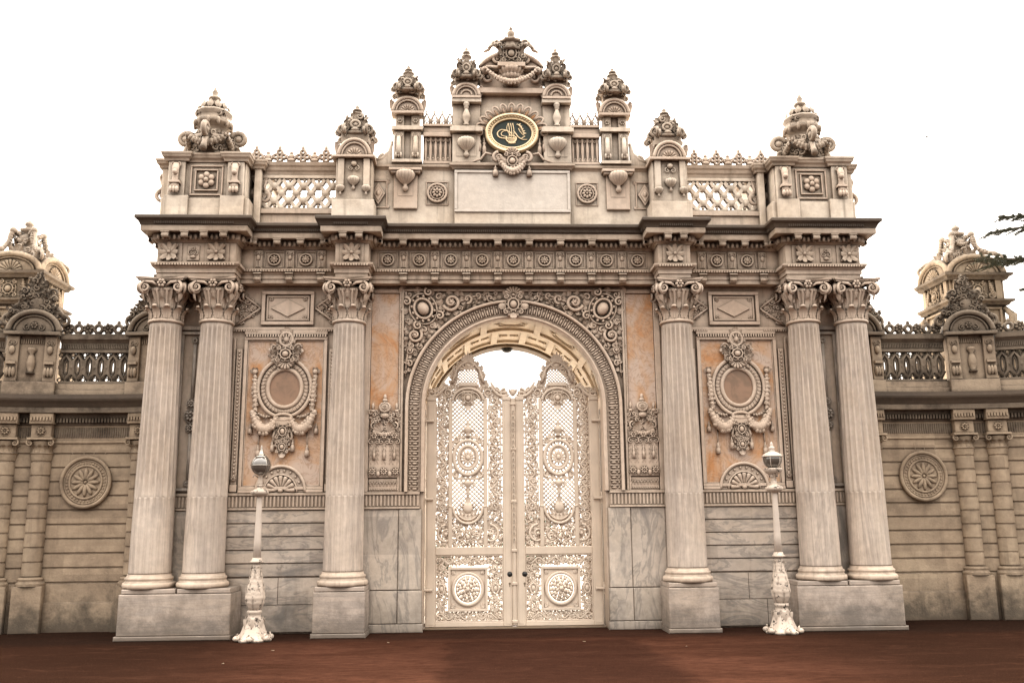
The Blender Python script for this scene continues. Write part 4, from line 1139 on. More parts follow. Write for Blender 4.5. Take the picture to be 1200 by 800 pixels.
# imperial monogram medallion
ht = holder('monogram_medallion', gate, (0, -AY-.04, 8.62))
m = MB(); m.disc(0, 0, -.1, .03, .40, .31, 40); m.build('enamel_disc', M['green'], ht)
m = MB()
m.ring(0, 0, .05, .455, .04, .355, n=48, k=8); m.ring(0, 0, .04, .375, .022, .28, n=48, k=6); m.ring(0, 0, .035, .41, .045, .315, n=48, k=6, flat=.5)
for i in range(44):
    a = 2*PI*i/44; m.blob(.42*math.cos(a), .322*math.sin(a), .065, .02, .02, .018, n=6, m=4)
m.build('gilt_frame', M['gold'], ht)
m = MB()     # the gilded calligraphic sign
def stroke(P, r):
    P = np.array(P, float); t = np.linspace(0, 1, len(P)); tt = np.linspace(0, 1, len(P)*5)
    # smooth through the points
    from_ = [np.interp(tt, t, P[:, k]) for k in (0, 1)]
    for _ in range(6): from_ = [np.concatenate([[f[0]], (f[:-2]+2*f[1:-1]+f[2:])/4, [f[-1]]]) for f in from_]
    rr = np.interp(tt, np.linspace(0, 1, len(r)), r)
    m.tube(np.stack([from_[0], from_[1], 0*tt+.038], 1), rr, 6, flat=.5)
for dx in (-.055, -.015, .025): stroke([(dx-.01, .2), (dx+.01, .1), (dx+.015, 0), (dx, -.08)], [.012, .008, .008, .006])
stroke([(-.07, .19), (-.1, .1), (-.06, .0), (.0, -.06)], [.006, .008, .006])
stroke([(.02, -.03), (-.08, .06), (-.2, .08), (-.27, .01), (-.25, -.07), (-.15, -.1), (-.02, -.08)], [.008, .012, .014, .012, .008])
stroke([(.02, .0), (-.06, .05), (-.15, .05), (-.2, .0), (-.18, -.05), (-.08, -.06)], [.006, .009, .01, .008])
stroke([(.03, .06), (.08, -.02), (.12, -.08), (.2, -.12), (.28, -.11)], [.008, .014, .013, .008, .004])
for v in (-.08, -.105, -.13, -.155, -.18): stroke([(-.09+abs(v+.12)*.4, v), (-.02, v-.012), (.06, v), (.075-abs(v+.12)*.3, v+.02)], [.008, .012, .008])
stroke([(-.1, -.06), (-.11, -.13), (-.03, -.19), (.06, -.16), (.09, -.08), (.03, -.04), (-.06, -.04)], [.012, .014, .012])
stroke([(.09, .18), (.15, .15), (.19, .08), (.22, -.03)], [.014, .02, .016, .004])
for k in range(5):
    with m.push(.11+k*.022, .16-k*.038, .03, rot=-60-k*8): m.leaf(.07, .035, .3, n=4)
stroke([(.12, .1), (.15, .03), (.2, -.02), (.24, -.06)], [.01, .008, .004])
stroke([(.24, -.05), (.19, -.08), (.17, -.1)], [.006, .01, .006])
m.build('calligraphy', M['gold'], ht)
m = MB()     # halo of small arches round the medallion
for i in range(11):
    a = math.radians(14+i*15.2); x, y = .56*math.cos(a), .02+.47*math.sin(a)
    with m.push(x, y, .0, rot=math.degrees(a)-90):
        m.tube([(-.055, -.07, .04), (-.055, .03, .04), (-.03, .075, .04), (0, .09, .04), (.03, .075, .04), (.055, .03, .04), (.055, -.07, .04)], .02, 6)
for s in (-1, 1):
    m.scroll(s*.58, .02, .05, .08, 1.4, 90, -s, t0=.028); m.tassel(s*.5, -.08, .03, .34, .035); m.tassel(s*.58, -.05, .03, .3, .03)
    m.tube([(s*.35, -.42, .05), (s*.48, -.38, .05), (s*.56, -.5, .05), (s*.72, -.56, .05), (s*1.0, -.565, .05)], .025, 6)
m.build('halo_arches', M['carved'], ht)
m = MB()
for i in range(11):
    a = math.radians(14+i*15.2)
    with m.push(.55*math.cos(a), .02+.455*math.sin(a), .0, rot=math.degrees(a)-90): m.blob(0, 0, .01, .032, .06, .02)
m.build('inlay', M['orange'], ht)
m = MB()     # cartouche hung under the medallion
with m.push(0, -.56, .08):
    cartouche(m, .14, .15, 8); m.shell(0, .14, .02, .13, 7, 0, 180)
    m.garland((-.24, .02), (.24, .02), .22, .09, .04, 13)
    for s in (-1, 1):
        m.scroll(s*.25, .07, .03, .1, 1.5, 90, -s, t0=.035); m.tassel(s*.30, -.06, .02, .22, .045)
        for j in range(3):
            with m.push(s*.1, -.02, .03, rot=-s*(60+j*30)): m.leaf(.2, .13, .9)
m.build('cartouche', M['carved'], ht)

# ================================================================== doors
DY = .15   # door plane y
def door_leaf(side, name='door_leaf'):
    """origin at the hinge foot, u runs from the hinge (0) to the meeting edge (1.5)"""
    h = holder(name, gate, (side*1.52, DY, 0.0)); h.scale = (-side, 1, 1)
    t = .035
    m = MB()
    m.box(0, .17, .02, 3.86, -t, t, .01); m.box(1.33, 1.485, .02, 3.86, -t, t, .01)
    m.box(.17, 1.33, .02, .10, -t, t, .008); m.box(.17, 1.33, 1.20, 1.335, -t, t, .01)
    m.box(.385, .455, 1.335, 3.90, -.02, .03, .01); m.box(.995, 1.065, 1.335, 3.90, -.02, .03, .01)
    m.box(.03, .14, .06, 3.8, t, t+.006, .003); m.box(1.37, 1.45, .06, 3.8, t, t+.006, .003)
    m.build('leaf_frame', M['door'], h)
    cx = .725
    # lower panel
    m = MB(); rd = random.Random(11)
    m.frame(.385, 1.065, .27, 1.0, -.01, .045, .05); m.frame(.17, 1.33, .10, 1.2, -.01, .02, .035)
    # spandrel plate round the ring
    for sx in (-1, 1):
        for sy in (-1, 1):
            pts = [(cx+sx*.245*math.cos(math.radians(t)), .635+sy*.255*math.sin(math.radians(t))) for t in range(0, 91, 9)]
            m.poly(pts+[(cx, .635+sy*.325), (cx+sx*.30, .635+sy*.325), (cx+sx*.30, .635)], -.01, .012)
            with m.push(cx+sx*.22, .635+sy*.25, .012, rot=math.degrees(math.atan2(-sx, sy))): m.leaf(.09, .08, .5, n=5)
            m.rosette(cx+sx*.25, .635+sy*.27, .012, .04, 6, .5, False)
    m.ring(cx, .635, .02, .25, .03, .26, n=36); m.ring(cx, .635, .02, .2, .014, .21, n=32)
    for rr, n_, br in ((.0, 1, .045), (.07, 6, .036), (.125, 10, .038), (.175, 15, .033)):
        for i in range(n_):
            a = 2*PI*i/n_+rr*9; m.blob(cx+rr*math.cos(a), .635+rr*math.sin(a), .03+(.17-rr)*.3, br, n=6, m=4)
    for i in range(16):
        a = 2*PI*i/16; m.tube([(cx+.05*math.cos(a), .635+.05*math.sin(a), .02), (cx+.2*math.cos(a), .635+.21*math.sin(a), .005)], .007, 4)
    m.rinceau([(.19, .185), (1.31, .185)], .0, .085, .06, rd, 1.0, .0145, flat=1.2); m.rinceau([(.19, 1.10), (1.31, 1.10)], .0, .085, .06, rd, 1.0, .0145, flat=1.2)
    for x in (.275, 1.195): m.rinceau([(x, .24), (x, 1.05)], .0, .075, .055, rd, 1.0, .0135, flat=1.2); m.ring(x, .635, .01, .055, .014, .085, n=16); m.blob(x, .635, .01, .035, .05, .02)
    for x in (.2, 1.25):
        for y in (.17, 1.12): m.rosette(x+.02, y, .01, .05, 6, .5, False)
    fill(m, lambda a, b: not (.37 < a < 1.08 and .25 < b < 1.02), (.175, 1.325, .11, 1.19), .06, .034, rd, -.008, .0125, .45, 1.15)
    m.build('lower_grille', M['doorcarve'], h)
    # side vine strips
    m = MB()
    for x in (.283, 1.192):
        m.rinceau([(x, 1.95), (x, 3.93)], 0, .085, .058, rd, 1.05, .018, flat=1.2)
        fill(m, lambda a, b: True, (x-.11, x+.11, 1.95, 3.95), .062, .034, rd, -.008, .0125, .4, 1.2)
        m.box(x-.115, x-.10, 1.95, 3.8, -.01, .012, .003); m.box(x+.10, x+.115, 1.95, 3.8, -.01, .012, .003)
    m.build('vine_strip', M['doorcarve'], h)
    # lattice
    m = MB()
    def diag(u0, u1, v0, v1, p, r):
        W, H = u1-u0, v1-v0; k = -H
        while k < W:
            a, b = max(0, k), min(W, k+H)
            if b-a > .01:
                m.tube([(u0+a, v0+a-k, 0), (u0+b, v0+b-k, 0)], r, 4, flat=1.0); m.tube([(u1-a, v0+a-k, .003), (u1-b, v0+b-k, .003)], r, 4)
            k += p
    diag(.44, 1.01, 1.95, 2.52, .076, .0145); m.build('wire_lattice', M['door'], h)
    m = MB(); diag(.44, 1.01, 3.18, 3.96, .076, .0145); m.build('wire_lattice', M['door'], h)
    # rosette wheel
    m = MB()
    m.ring(cx, 2.86, .02, .245, .032, .30, n=40, k=8); m.ring(cx, 2.86, .015, .165, .03, .205, n=32, flat=.6); m.ring(cx, 2.86, .0, .13, .02, .165, n=32)
    for i in range(26):
        a = 2*PI*i/26; m.blob(cx+.208*math.cos(a), 2.86+.258*math.sin(a), .0, .013, n=5, m=3)
    for i in range(12):
        a = 2*PI*i/12
        with m.push(cx, 2.86, .01, rot=math.degrees(a)): m.blob(.08, 0, .01, .062, .024, .02, n=6, m=4)
    for i in range(22):
        a = 2*PI*(i+.5)/22; m.tube([(cx+.165*math.cos(a), 2.86+.21*math.sin(a), 0), (cx+.24*math.cos(a), 2.86+.3*math.sin(a), 0)], .014, 4)
    fill(m, lambda a, b: ((a-cx)/.26)**2+((b-2.86)/.32)**2 > 1, (.45, 1.0, 2.52, 3.2), .06, .033, rd, -.006, .0125, .4, 1.2)
    m.blob(cx, 2.86, .03, .045, .05, .03)
    for sx in (-1, 1):
        for sy in (-1, 1):
            m.scroll(cx+sx*.21, 2.86+sy*.30, .01, .055, 1.3, 90, sx*sy, t0=.018); m.scroll(cx+sx*.12, 2.86+sy*.36, .01, .04, 1.3, 90, -sx*sy, t0=.014)
            with m.push(cx+sx*.2, 2.86+sy*.24, .0, rot=0 if sy > 0 else 180): m.leaf(.12, .09, .6)
    m.box(cx-.22, cx+.22, 2.48, 2.51, -.01, .02); m.box(cx-.22, cx+.22, 3.2, 3.23, -.01, .02)
    m.build('rosette_wheel', M['doorcarve'], h)
    # vase motifs on the lattice
    m = MB()
    with m.push(cx, 3.23, .015): m.lathe([(.05, 0), (.03, .03), (.05, .07), (.075, .12), (.06, .16), (.02, .19), (.03, .22), (0, .3)], 10)
    for s in (-1, 1): m.scroll(cx+s*.08, 3.3, .01, .04, 1.2, 90, -s, t0=.012)
    m.build('vase_motif', M['doorcarve'], h); m = MB()
    with m.push(cx, 2.46, .015, rot=180): m.lathe([(.06, 0), (.075, .05), (.04, .1), (.02, .14), (.035, .18), (0, .26)], 10)
    for s in (-1, 1): m.scroll(cx+s*.09, 2.4, .01, .045, 1.2, 270, s, t0=.014)
    m.build('vase_motif', M['doorcarve'], h); m = MB()    # bowl
    m.ring(cx, 2.0, .02, .25, .026, .27, n=28, a0=180, a1=360); m.ring(cx, 2.0, .01, .2, .014, .21, n=24, a0=180, a1=360)
    m.tube([(cx-.33, 2.03, .02), (cx-.24, 2.0, .02)], .022, 6); m.tube([(cx+.33, 2.03, .02), (cx+.24, 2.0, .02)], .022, 6)
    for j in range(3):
        for i in range(-3+j, 4-j):
            with m.push(cx+i*.06, 1.79+j*.08+abs(i)*.012, .0, rot=i*-6): m.leaf(.1, .075, .7, n=5)
    m.blob(cx, 1.83, -.005, .17, .09, .02); m.blob(cx, 2.0, .01, .1, .1, .03); m.scroll(cx-.09, 2.05, .02, .05, 1.3, 90, 1, t0=.014); m.scroll(cx+.09, 2.05, .02, .05, 1.3, 90, -1, t0=.014)
    with m.push(cx, 2.06, .01): m.leaf(.16, .1, .5)
    m.build('bowl_motif', M['doorcarve'], h)
    # scrollwork under the bowl
    m = MB()
    for s in (-1, 1):
        m.scroll(cx+s*.38, 1.55, .005, .16, 1.6, 90, -s, t0=.024, t1=.016, n=30, k=6, flat=1.0)
        m.scroll(cx+s*.14, 1.52, .005, .1, 1.5, 90, s, t0=.02, t1=.014, n=26)
        m.scroll(cx+s*.46, 1.85, .005, .085, 1.4, 270, s, t0=.016, n=20); m.scroll(cx+s*.30, 1.80, .005, .06, 1.4, 0, s, t0=.015, n=20); m.scroll(cx+s*.5, 1.72, .005, .05, 1.4, 0, s, t0=.013, n=20)
        m.scroll(cx+s*.25, 1.42, .005, .055, 1.4, 180, s, t0=.014); m.scroll(cx+s*.52, 1.40, .005, .045, 1.4, 180, s, t0=.013)
        for k in range(13):
            a = k*30; 
            with m.push(cx+s*(.38+.15*math.cos(math.radians(a))), 1.55+.15*math.sin(math.radians(a)), 0, rot=a-60): m.leaf(.1, .07, .7, n=5)
        for k in range(14):
            x, y = cx+s*rd.uniform(.05, .56), rd.uniform(1.36, 1.92)
            with m.push(x, y, -.004, rot=rd.uniform(0, 360)): m.leaf(.085, .06, .6, n=4)
    fill(m, lambda a, b: (a-cx)**2+(b-2.0)**2 > .26**2, (.175, 1.325, 1.34, 2.0), .062, .035, rd, -.008, .0125, .45, 1.2)
    with m.push(cx, 1.5, .01): cartouche(m, .09, .11, 8)
    m.build('scrollwork', M['doorcarve'], h)
    # crest
    m = MB()
    P = []
    for i in range(15):
        t = i/14; P.append((.02+.30*t, 3.95-.02*math.sin(PI*t)+.17*t**2.6, .01))
    def sym(pts): return [(2*cx-a, b, c) for a, b, c in pts]
    for r_, o in ((.028, 0), (.02, .065)):
        for q in ([(a, b+o, c) for a, b, c in P], sym([(a, b+o, c) for a, b, c in P])): m.tube(q, r_, 6)
    m.ring(cx, 3.86, .02, .27, .028, .22, n=26, a0=0, a1=180); m.ring(cx, 3.86, .02, .215, .016, .17, n=22, a0=0, a1=180)
    m.box(0, .17, 3.86, 3.93, -.02, .045, .01); m.box(1.33, 1.485, 3.86, 3.93, -.02, .045, .01)
    with m.push(cx, 3.9, .02): cartouche(m, .11, .12, 8)
    with m.push(cx, 3.84, .02, rot=180): m.leaf(.18, .16, .5)
    for s in (-1, 1):
        m.scroll(cx+s*.64, 4.0, .01, .07, 1.5, 90, s, t0=.022); m.scroll(cx+s*.50, 4.02, .01, .05, 1.4, 90, s, t0=.016); m.scroll(cx+s*.36, 4.0, .01, .08, 1.4, 270, -s, t0=.02)
        m.scroll(cx+s*.26, 4.33, .01, .055, 1.5, 90, s, t0=.018); m.scroll(cx+s*.23, 4.44, .01, .045, 1.5, 90, -s, t0=.016); m.scroll(cx+s*.16, 4.52, .01, .04, 1.4, 90, -s, t0=.014)
        m.tube([(cx+s*.28, 4.18, .01), (cx+s*.24, 4.3, .01), (cx+s*.2, 4.42, .01), (cx+s*.1, 4.53, .01), (cx, 4.56, .01)], [.028, .026, .024, .02, .02], 6)
        for k in range(9):
            t = k/8; x = cx+s*(.66-.42*t); y = 4.02+.02*t+.22*t**4
            with m.push(x, y, .0, rot=-s*rd.uniform(-30, 50)): m.leaf(.09, .07, .5, n=5)
        for k in range(8):
            t = k/7; x = cx+s*(.27-.2*t**1.3); y = 4.26+.27*t
            with m.push(x, y, .0, rot=-s*rd.uniform(20, 70)): m.leaf(.085, .06, .5, n=5)
        m.rinceau([(cx+s*.3, 4.0), (cx+s*.62, 3.94)], 0, .04, .03, rd, 1, .01); m.rinceau([(cx+s*.06, 4.14), (cx+s*.24, 4.04)], 0, .04, .03, rd, 1, .01)
    def outline(x):      # silhouette of the crest above its base
        q = abs(x-cx)
        if q < .05: return 4.66
        if q < .30: return 4.64-.30*(q/.30)**1.5
        return 4.03+.17*max(0, 1-(q-.30)/.2)**1.4
    for sg in (-1, 1):     # solid scrolled border that carries the carving
        up_ = [(cx+sg*q, outline(cx+sg*q)-.03) for q in (.70, .6, .5, .42, .36, .31, .27, .22, .16, .1, .05, 0)]
        lo_ = [(cx+sg*q, v) for q, v in ((0, 4.45), (.12, 4.45), (.17, 4.38), (.19, 4.2), (.24, 4.08), (.34, 4.02), (.5, 3.98), (.70, 3.94))]
        m.poly(up_+lo_, -.014, -.004)
    m.poly([(cx+.30*math.cos(math.radians(t)), 3.86+.27*math.sin(math.radians(t))) for t in range(0, 181, 12)]+[(cx+.22*math.cos(math.radians(t)), 3.86+.17*math.sin(math.radians(t))) for t in range(180, -1, -12)], -.012, .0)
    m.blob(cx, 3.93, -.006, .17, .1, .02)
    def increst(a, b):
        q = abs(a-cx)
        if q > .71 or b > outline(a) or (q < .2 and 4.15 < b < 4.44): return False
        return b > 3.9 and (q/.24)**2+((b-3.86)/.19)**2 > 1
    fill(m, increst, (cx-.74, cx+.74, 3.9, 4.64), .062, .034, rd, -.006, .0115, .45, 1.15)
    fill(m, lambda a, b: (a-cx)**2/.2**2+(b-3.9)**2/.14**2 < 1, (cx-.2, cx+.2, 3.9, 4.05), .055, .03, rd, -.006, .011, .45, 1.1)
    m.box(cx-.17, cx+.17, 4.12, 4.18, -.01, .03); m.box(cx-.14, cx+.14, 4.42, 4.45, -.01, .02)
    diag(cx-.18, cx+.18, 4.18, 4.42, .056, .011)
    m.ring(cx, 4.5, .01, .1, .018, .05, n=14); m.blob(cx, 4.49, .01, .06, .04, .03)
    for i in range(7):
        a = -60+i*20
        with m.push(cx, 4.54, .01, rot=a): m.leaf(.21 - abs(a)*.0008, .065, .25, n=6, lobes=1)
    m.build('leaf_crest', M['doorcarve'], h)
    m = MB()
    with m.push(1.40, .93, t): m.tube([(0, 0, 0), (0, 0, .05)], .015, 8, up=(0, 1, 0)); m.blob(0, 0, .08, .042, .042, .036, n=14, m=10); m.disc(0, 0, 0, .008, .04)
    m.build('knob', M['iron'], h)
    m = MB(); m.disc(1.40, .78, t, t+.006, .018); m.box(1.393, 1.407, .73, .78, t, t+.006); m.build('keyhole_plate', M['pipe'], h)
    for z in (.63, 2.15, 3.5):
        m = MB(); m.tube([(-.035, -.07, .0), (-.035, .07, .0)], .028, 10); m.box(-.03, .13, -.022, .022, .02, .055, .008); m.blob(-.035, .08, 0, .03); m.blob(-.035, -.08, 0, .03)
        m.build('hinge', M['door'], h, (0, -.03, z))
    return h
door_leaf(-1); door_leaf(1)
m = MB()
m.box(-.035, .035, .04, 3.9, .03, .06, .01); m.box(-.012, .012, .05, 3.88, .06, .068, .003)
for z in (.1, .72, 1.27, 2.1, 3.0, 3.8): m.box(-.045, .045, z-.025, z+.025, .03, .08, .01)
for i in range(22): m.ring(0, 1.45+i*.105, .08, .02, .008, .03, n=8, k=4)
m.blob(0, 4.0, .05, .05, .07, .04)
for s in (-1, 1):
    with m.push(0, 3.95, .05, rot=-s*35): m.leaf(.14, .07, .6)
m.build('meeting_post', M['door'], gate, (0, DY, 0))
m = MB()
for s in (-1, 1): m.tube([(s*1.56, 0, -.02), (s*1.56, 3.7, -.02)], .016, 8)
m.build('hinge_rod', M['pipe'], gate, (0, DY-.12, 0))
m = MB(); m.box(-1.54, 1.54, 0, .018, -.25, .1, .004); m.build('threshold', M['rear'], gate)

# ================================================================== curved wing walls
def wing(side, label):
    g = thing('boundary_wall', label, 'wall', (side*6.0, .3, 0), 'curving walls on either side of the gate'); g.scale.z = 1.03
    def fy(d): return .0+.18*d*(1-d/2.7) if d < 8 else 0
    def pt(d, out=0.0):
        e = 1e-3; dy = (fy(d+e)-fy(d-e))/(2*e); n = math.hypot(1, dy)
        # outward normal (towards -y)
        nx, ny = dy/n, -1/n
        return (side*(d+nx*out), fy(d)+ny*out), side*math.degrees(math.atan(dy))
    ds = [i*.25 for i in range(-1, 25)]
    P = [pt(d)[0] for d in ds]
    if side < 0: P = P[::-1]
    rev = lambda prof: prof
    D1 = ds[-1]
    def place(m, d, out=0.0):
        (x, y), a = pt(d, out); return m.push(x, 0, -y, ry=a)
    m = MB()
    prof = [(-.5, 0), (.06, 0), (.06, .45), (.03, .48), (.03, .76)]
    z = .78
    while z < 2.95:
        prof += [(.0, z), (.0, z+.012), (.022, z+.024), (.022, z+.225)]; z += .235
    prof += [(.0, 3.0), (.0, 3.06), (.05, 3.08), (.05, 3.12), (.02, 3.13), (.02, 3.38), (-.5, 3.38)]
    m.sweep(P, prof)
    # radiating voussoirs round the medallion
    for a in range(20, 161, 20):
        with place(m, 1.42, .02):
            with m.push(0, 2.42, 0, rot=a-90): m.box(-.008, .008, .45, .62, 0, .006, .002)
    m.build('rusticated_wall', M['wing'], g)
    m = MB()   # cornice
    m.sweep(P, [(-.5, 3.382), (.04, 3.382), (.06, 3.45), (.10, 3.49), (.11, 3.56), (.26, 3.575), (.27, 3.66), (-.5, 3.66)])
    mg = MB(); mg.sweep(P, [(-.5, 3.662), (.275, 3.662), (.31, 3.72), (.35, 3.77), (.36, 3.80), (.36, 3.87), (-.5, 3.93)]); mg.build('gutter_moulding', M['cyma'], g)
    d = .1
    while d < D1:
        with place(m, d, .06): m.box(-.018, .018, 3.42, 3.50, 0, .06, .004)
        d += .055
    d = .1
    while d < D1:
        with place(m, d, .02): m.box(-.012, .012, 3.17, 3.34, 0, .014, .003)
        d += .04
    m.build('cornice', M['wingtop'], g)
    m = MB()
    m.sweep(P, [(-.2, 3.70), (.02, 3.70), (.02, 3.99), (.0, 4.0), (0, 4.10), (-.2, 4.10)]); m.build('parapet_base', M['wingblock'], g)
    pil = [.5, 2.2, 2.78, 5.2]
    m = None
    for d in pil:
        m = MB()
        (x, y), a = pt(d, .02)
        m.box(-.24, .24, 0, .74, -.1, .19, .012); m.lathe([(.235, .74), (.24, .78), (.22, .80), (.2, .82), (.21, .85), (.195, .88)], 20, 0, PI, smooth=False)
        z = .88; pr = []
        while z < 2.85: pr += [(.148, z), (.148, z+.012), (.163, z+.022), (.163, z+.223)]; z += .235
        pr = [p for p in pr if p[1] < 2.86]+[(.18, 2.88), (.2, 2.9), (.17, 2.92), (.16, 3.0), (.19, 3.1)]
        m.lathe(pr, 20, 0, PI, smooth=False)
        for i in range(7):
            with m.push(0, 2.92, 0, ry=-90+i*30): m.push(0, 0, .15); m.leaf(.16, .1, 1.3, n=6); m.pop()
        for s in (-1, 1): m.scroll(s*.17, 3.07, .17, .055, 1.4, 90, -s, t0=.018)
        m.box(-.21, .21, 3.12, 3.16, -.1, .21); m.box(-.165, .165, 3.16, 3.38, -.1, .165, .01); m.rosette(0, 3.27, .165, .08, 8, .6)
        m.box(-.19, .19, 3.385, 3.572, -.1, .22, .01); m.dentils(-.18, .18, 3.44, 3.50, .22, .25, .05)
        o = m.build('engaged_column', M['wing'], g, (x, y, 0)); o.rotation_euler.z = math.radians(a)
    m = MB()     # round medallion
    (x, y), a = pt(1.42, .02)
    m.disc(0, 2.42, 0, .05, .42, .42, 48)
    m.ring(0, 2.42, .05, .41, .035, n=48); m.ring(0, 2.42, .05, .36, .012, n=40); m.ring(0, 2.42, .05, .275, .022, n=36)
    for i in range(36):
        t = 2*PI*i/36
        with m.push(.32*math.cos(t), 2.42+.32*math.sin(t), .05, rot=math.degrees(t)): m.blob(0, 0, 0, .032, .014, .016, n=6, m=3)
    for i in range(12):
        with m.push(0, 2.42, .05, rot=i*30): m.blob(.135, 0, .01, .115, .036, .03, n=8, m=5)
    m.blob(0, 2.42, .06, .03)
    o = m.build('medallion', M['wing'], g, (x, y, 0)); o.rotation_euler.z = math.radians(a)
    # balustrades
    def balus(d0, d1):
        dc = (d0+d1)/2; L = (d1-d0)/2; (x, y), a = pt(dc, -.08)
        h = holder('balustrade', g, (x, y, 4.1)); h.rotation_euler.z = math.radians(a)
        m = MB(); n = max(2, round(2*L/.21)); p = 2*L/n
        for i in range(n):
            x = -L+p*(i+.5)
            m.tube([(x-p*.36, .30, 0), (x-p*.30, .42, 0), (x, .50, 0), (x+p*.30, .42, 0), (x+p*.36, .30, 0), (x+p*.30, .18, 0), (x, .10, 0), (x-p*.30, .18, 0)], .036, 5, closed=True, flat=1.4, smooth=False)
            for s in (-1, 1):
                m.tube([(x-p/2, .30, -.01), (x-p*.5, .40, -.01), (x, .57, -.01)], .03, 5, flat=1.3); m.tube([(x+p/2, .40, -.01), (x, .57, -.01)], .03, 5, flat=1.3)
                m.tube([(x-p/2, .20, -.01), (x, .03, -.01)], .03, 5, flat=1.3); m.tube([(x+p/2, .20, -.01), (x, .03, -.01)], .03, 5, flat=1.3)
            m.box(x-p/2-.02, x-p/2+.02, .17, .43, -.03, .03)
            m.ring(x, .30, .0, p*.15, .018, .12, n=12, k=5, flat=1.5); m.box(x-.012, x+.012, .40, .5, -.02, .02); m.box(x-.012, x+.012, .1, .2, -.02, .02)
            m.blob(x, .54, .01, .025); m.blob(x, .06, .01, .025); m.blob(x-p/2, .3, .01, .04, .05, .035)
            for yy in (.52, .08):
                m.ring(x-p/2, yy, 0, .035, .015, n=8, k=4)
        m.box(-L, L, 0, .05, -.06, .06); m.box(-L, L, .55, .60, -.06, .06)
        m.build('lattice_panel', M['wingtop'], h)
        m = MB(); m.sweep([(-L, 0), (L, 0)], [(-.1, .602), (.05, .602), (.05, .72), (.08, .75), (.12, .78), (.13, .85), (-.1, .87), (-.1, .62)])
        m.dentils(-L, L, .62, .70, .05, .065, .03)
        m.build('rail', M['wingtop'], h)
        m = MB(); k = round(2*L/.185)
        for i in range(k):
            x = -L+2*L*(i+.5)/k
            if i % 2 == 0: m.rosette(x, .99, 0, .11, 7, .5, False); m.rosette(x, .99, -.02, .11, 7, -.5, False); m.blob(x, .99, 0, .08, .08, .03)
            else:
                m.ring(x+.0, .98, 0, .068, .034, n=12, k=6, flat=1.2)
                m.blob(x, 1.09, 0, .035, .045, .03); m.blob(x-.08, .98, 0, .025); m.blob(x+.08, .98, 0, .025)
            xx = -L+2*L*i/k; m.ring(xx, .90, 0, .05, .02, n=10, k=5, a0=0, a1=180); m.box(x-.03, x+.03, .86, .93, -.03, .03)
        m.box(-L, L, .86, .89, -.04, .04)
        m.build('cresting', M['wingtop'], h)
    def ped(d, k=1.0):
        (x, y), a = pt(d, -.02); h = holder('pedestal', g, (x, y, 3.86)); h.rotation_euler.z = math.radians(a)
        m = MB()
        m.box(-.43, .43, 0, .26, -.3, .14, .01); m.box(-.36, .36, .26, 1.1, -.25, .06, .01)
        for s in (-1, 1):
            m.box(s*.31-.1, s*.31+.1, .26, 1.05, .06, .12, .01)
            m.scroll(s*.31-.03, .92, .14, .04, 1.2, 90, 1); m.scroll(s*.31+.03, .92, .14, .04, 1.2, 90, -1); m.blob(s*.31, .8, .14, .05, .08, .04)
            for q in (-.05, 0, .05): m.blob(s*.31+q, .42, .14, .035, .09, .04)
            m.box(s*.31-.08, s*.31+.08, .55, .60, .12, .17)
        with m.push(0, .4, .08): m.lathe([(.08, 0), (.04, .04), (.07, .12), (.075, .2), (.05, .3), (.03, .34), (.08, .4), (.07, .44), (0, .46)], 12)
        m.dentils(-.2, .2, .92, 1.0, .06, .08, .035)
        m.build('pedestal_block', M['wingblock'], h)
        m = MB()
        m.box(-.46, .46, 1.06, 1.12, -.3, .2, .008)
        m.poly([(.42*math.cos(PI*i/20), 1.12+.36*math.sin(PI*i/20)) for i in range(21)], -.25, .08)
        m.tube([(.42*math.cos(PI*i/20), 1.12+.36*math.sin(PI*i/20), .1) for i in range(21)], .05, 6); m.tube([(.33*math.cos(PI*i/20), 1.13+.28*math.sin(PI*i/20), .09) for i in range(21)], .02, 6)
        m.rosette(0, 1.24, .08, .07, 6, .6); m.scroll(-.12, 1.2, .09, .06, 1.3, 90, 1); m.scroll(.12, 1.2, .09, .06, 1.3, 90, -1)
        m.build('arched_cap', M['wingtop'], h)
        m = MB()
        with m.push(0, 1.66, .0): cartouche(m, .13, .17, 8)
        m.blob(0, 1.62, 0, .15, .22, .1)
        for s in (-1, 1):
            m.tube([(s*.1, 1.82, 0), (s*.24, 1.78, 0), (s*.22, 1.6, 0), (s*.38, 1.5, 0), (s*.48, 1.38, 0)], [.05, .05, .045, .05, .04], 8)
            m.scroll(s*.46, 1.34, 0, .1, 1.4, 90, -s, t0=.035); m.scroll(s*.25, 1.84, 0, .08, 1.4, 200, -s, t0=.03)
            for j in range(4):
                with m.push(s*.12, 1.55, .02, rot=-s*(10+j*35)): m.leaf(.25, .15, .8)
        with m.push(0, 1.8, 0): m.leaf(.42, .24, .4); m.leaf(.4, .22, -.4)
        for s in (-1, 1):
            with m.push(s*.05, 1.85, .0, rot=-s*25): m.leaf(.26, .15, .6)
        m.blob(0, 2.02, 0, .07, .12, .06); m.ring(0, 1.95, 0, .12, .03, .14, n=16)
        fill(m, lambda x, y: abs(x) < .46-.55*(y-1.42), (-.5, .5, 1.42, 2.2), .11, .06, random.Random(int(d*10)), .05, .02, .45, 1.2); m.poly([(-.4, 1.4), (.4, 1.4), (.2, 1.75), (.08, 2.1), (-.08, 2.1), (-.2, 1.75)], -.06, .04)
        m.build('crest', M['wingtop'], h)
    ped(.42); ped(2.51); ped(5.2)
    balus(.85, 2.08); balus(2.94, 4.78)
    return g
wing(-1, 'brown rusticated curving wall beside the lamp post with the round glass globe')
wing(1, 'brown rusticated curving wall that ends below the dark cedar branches')

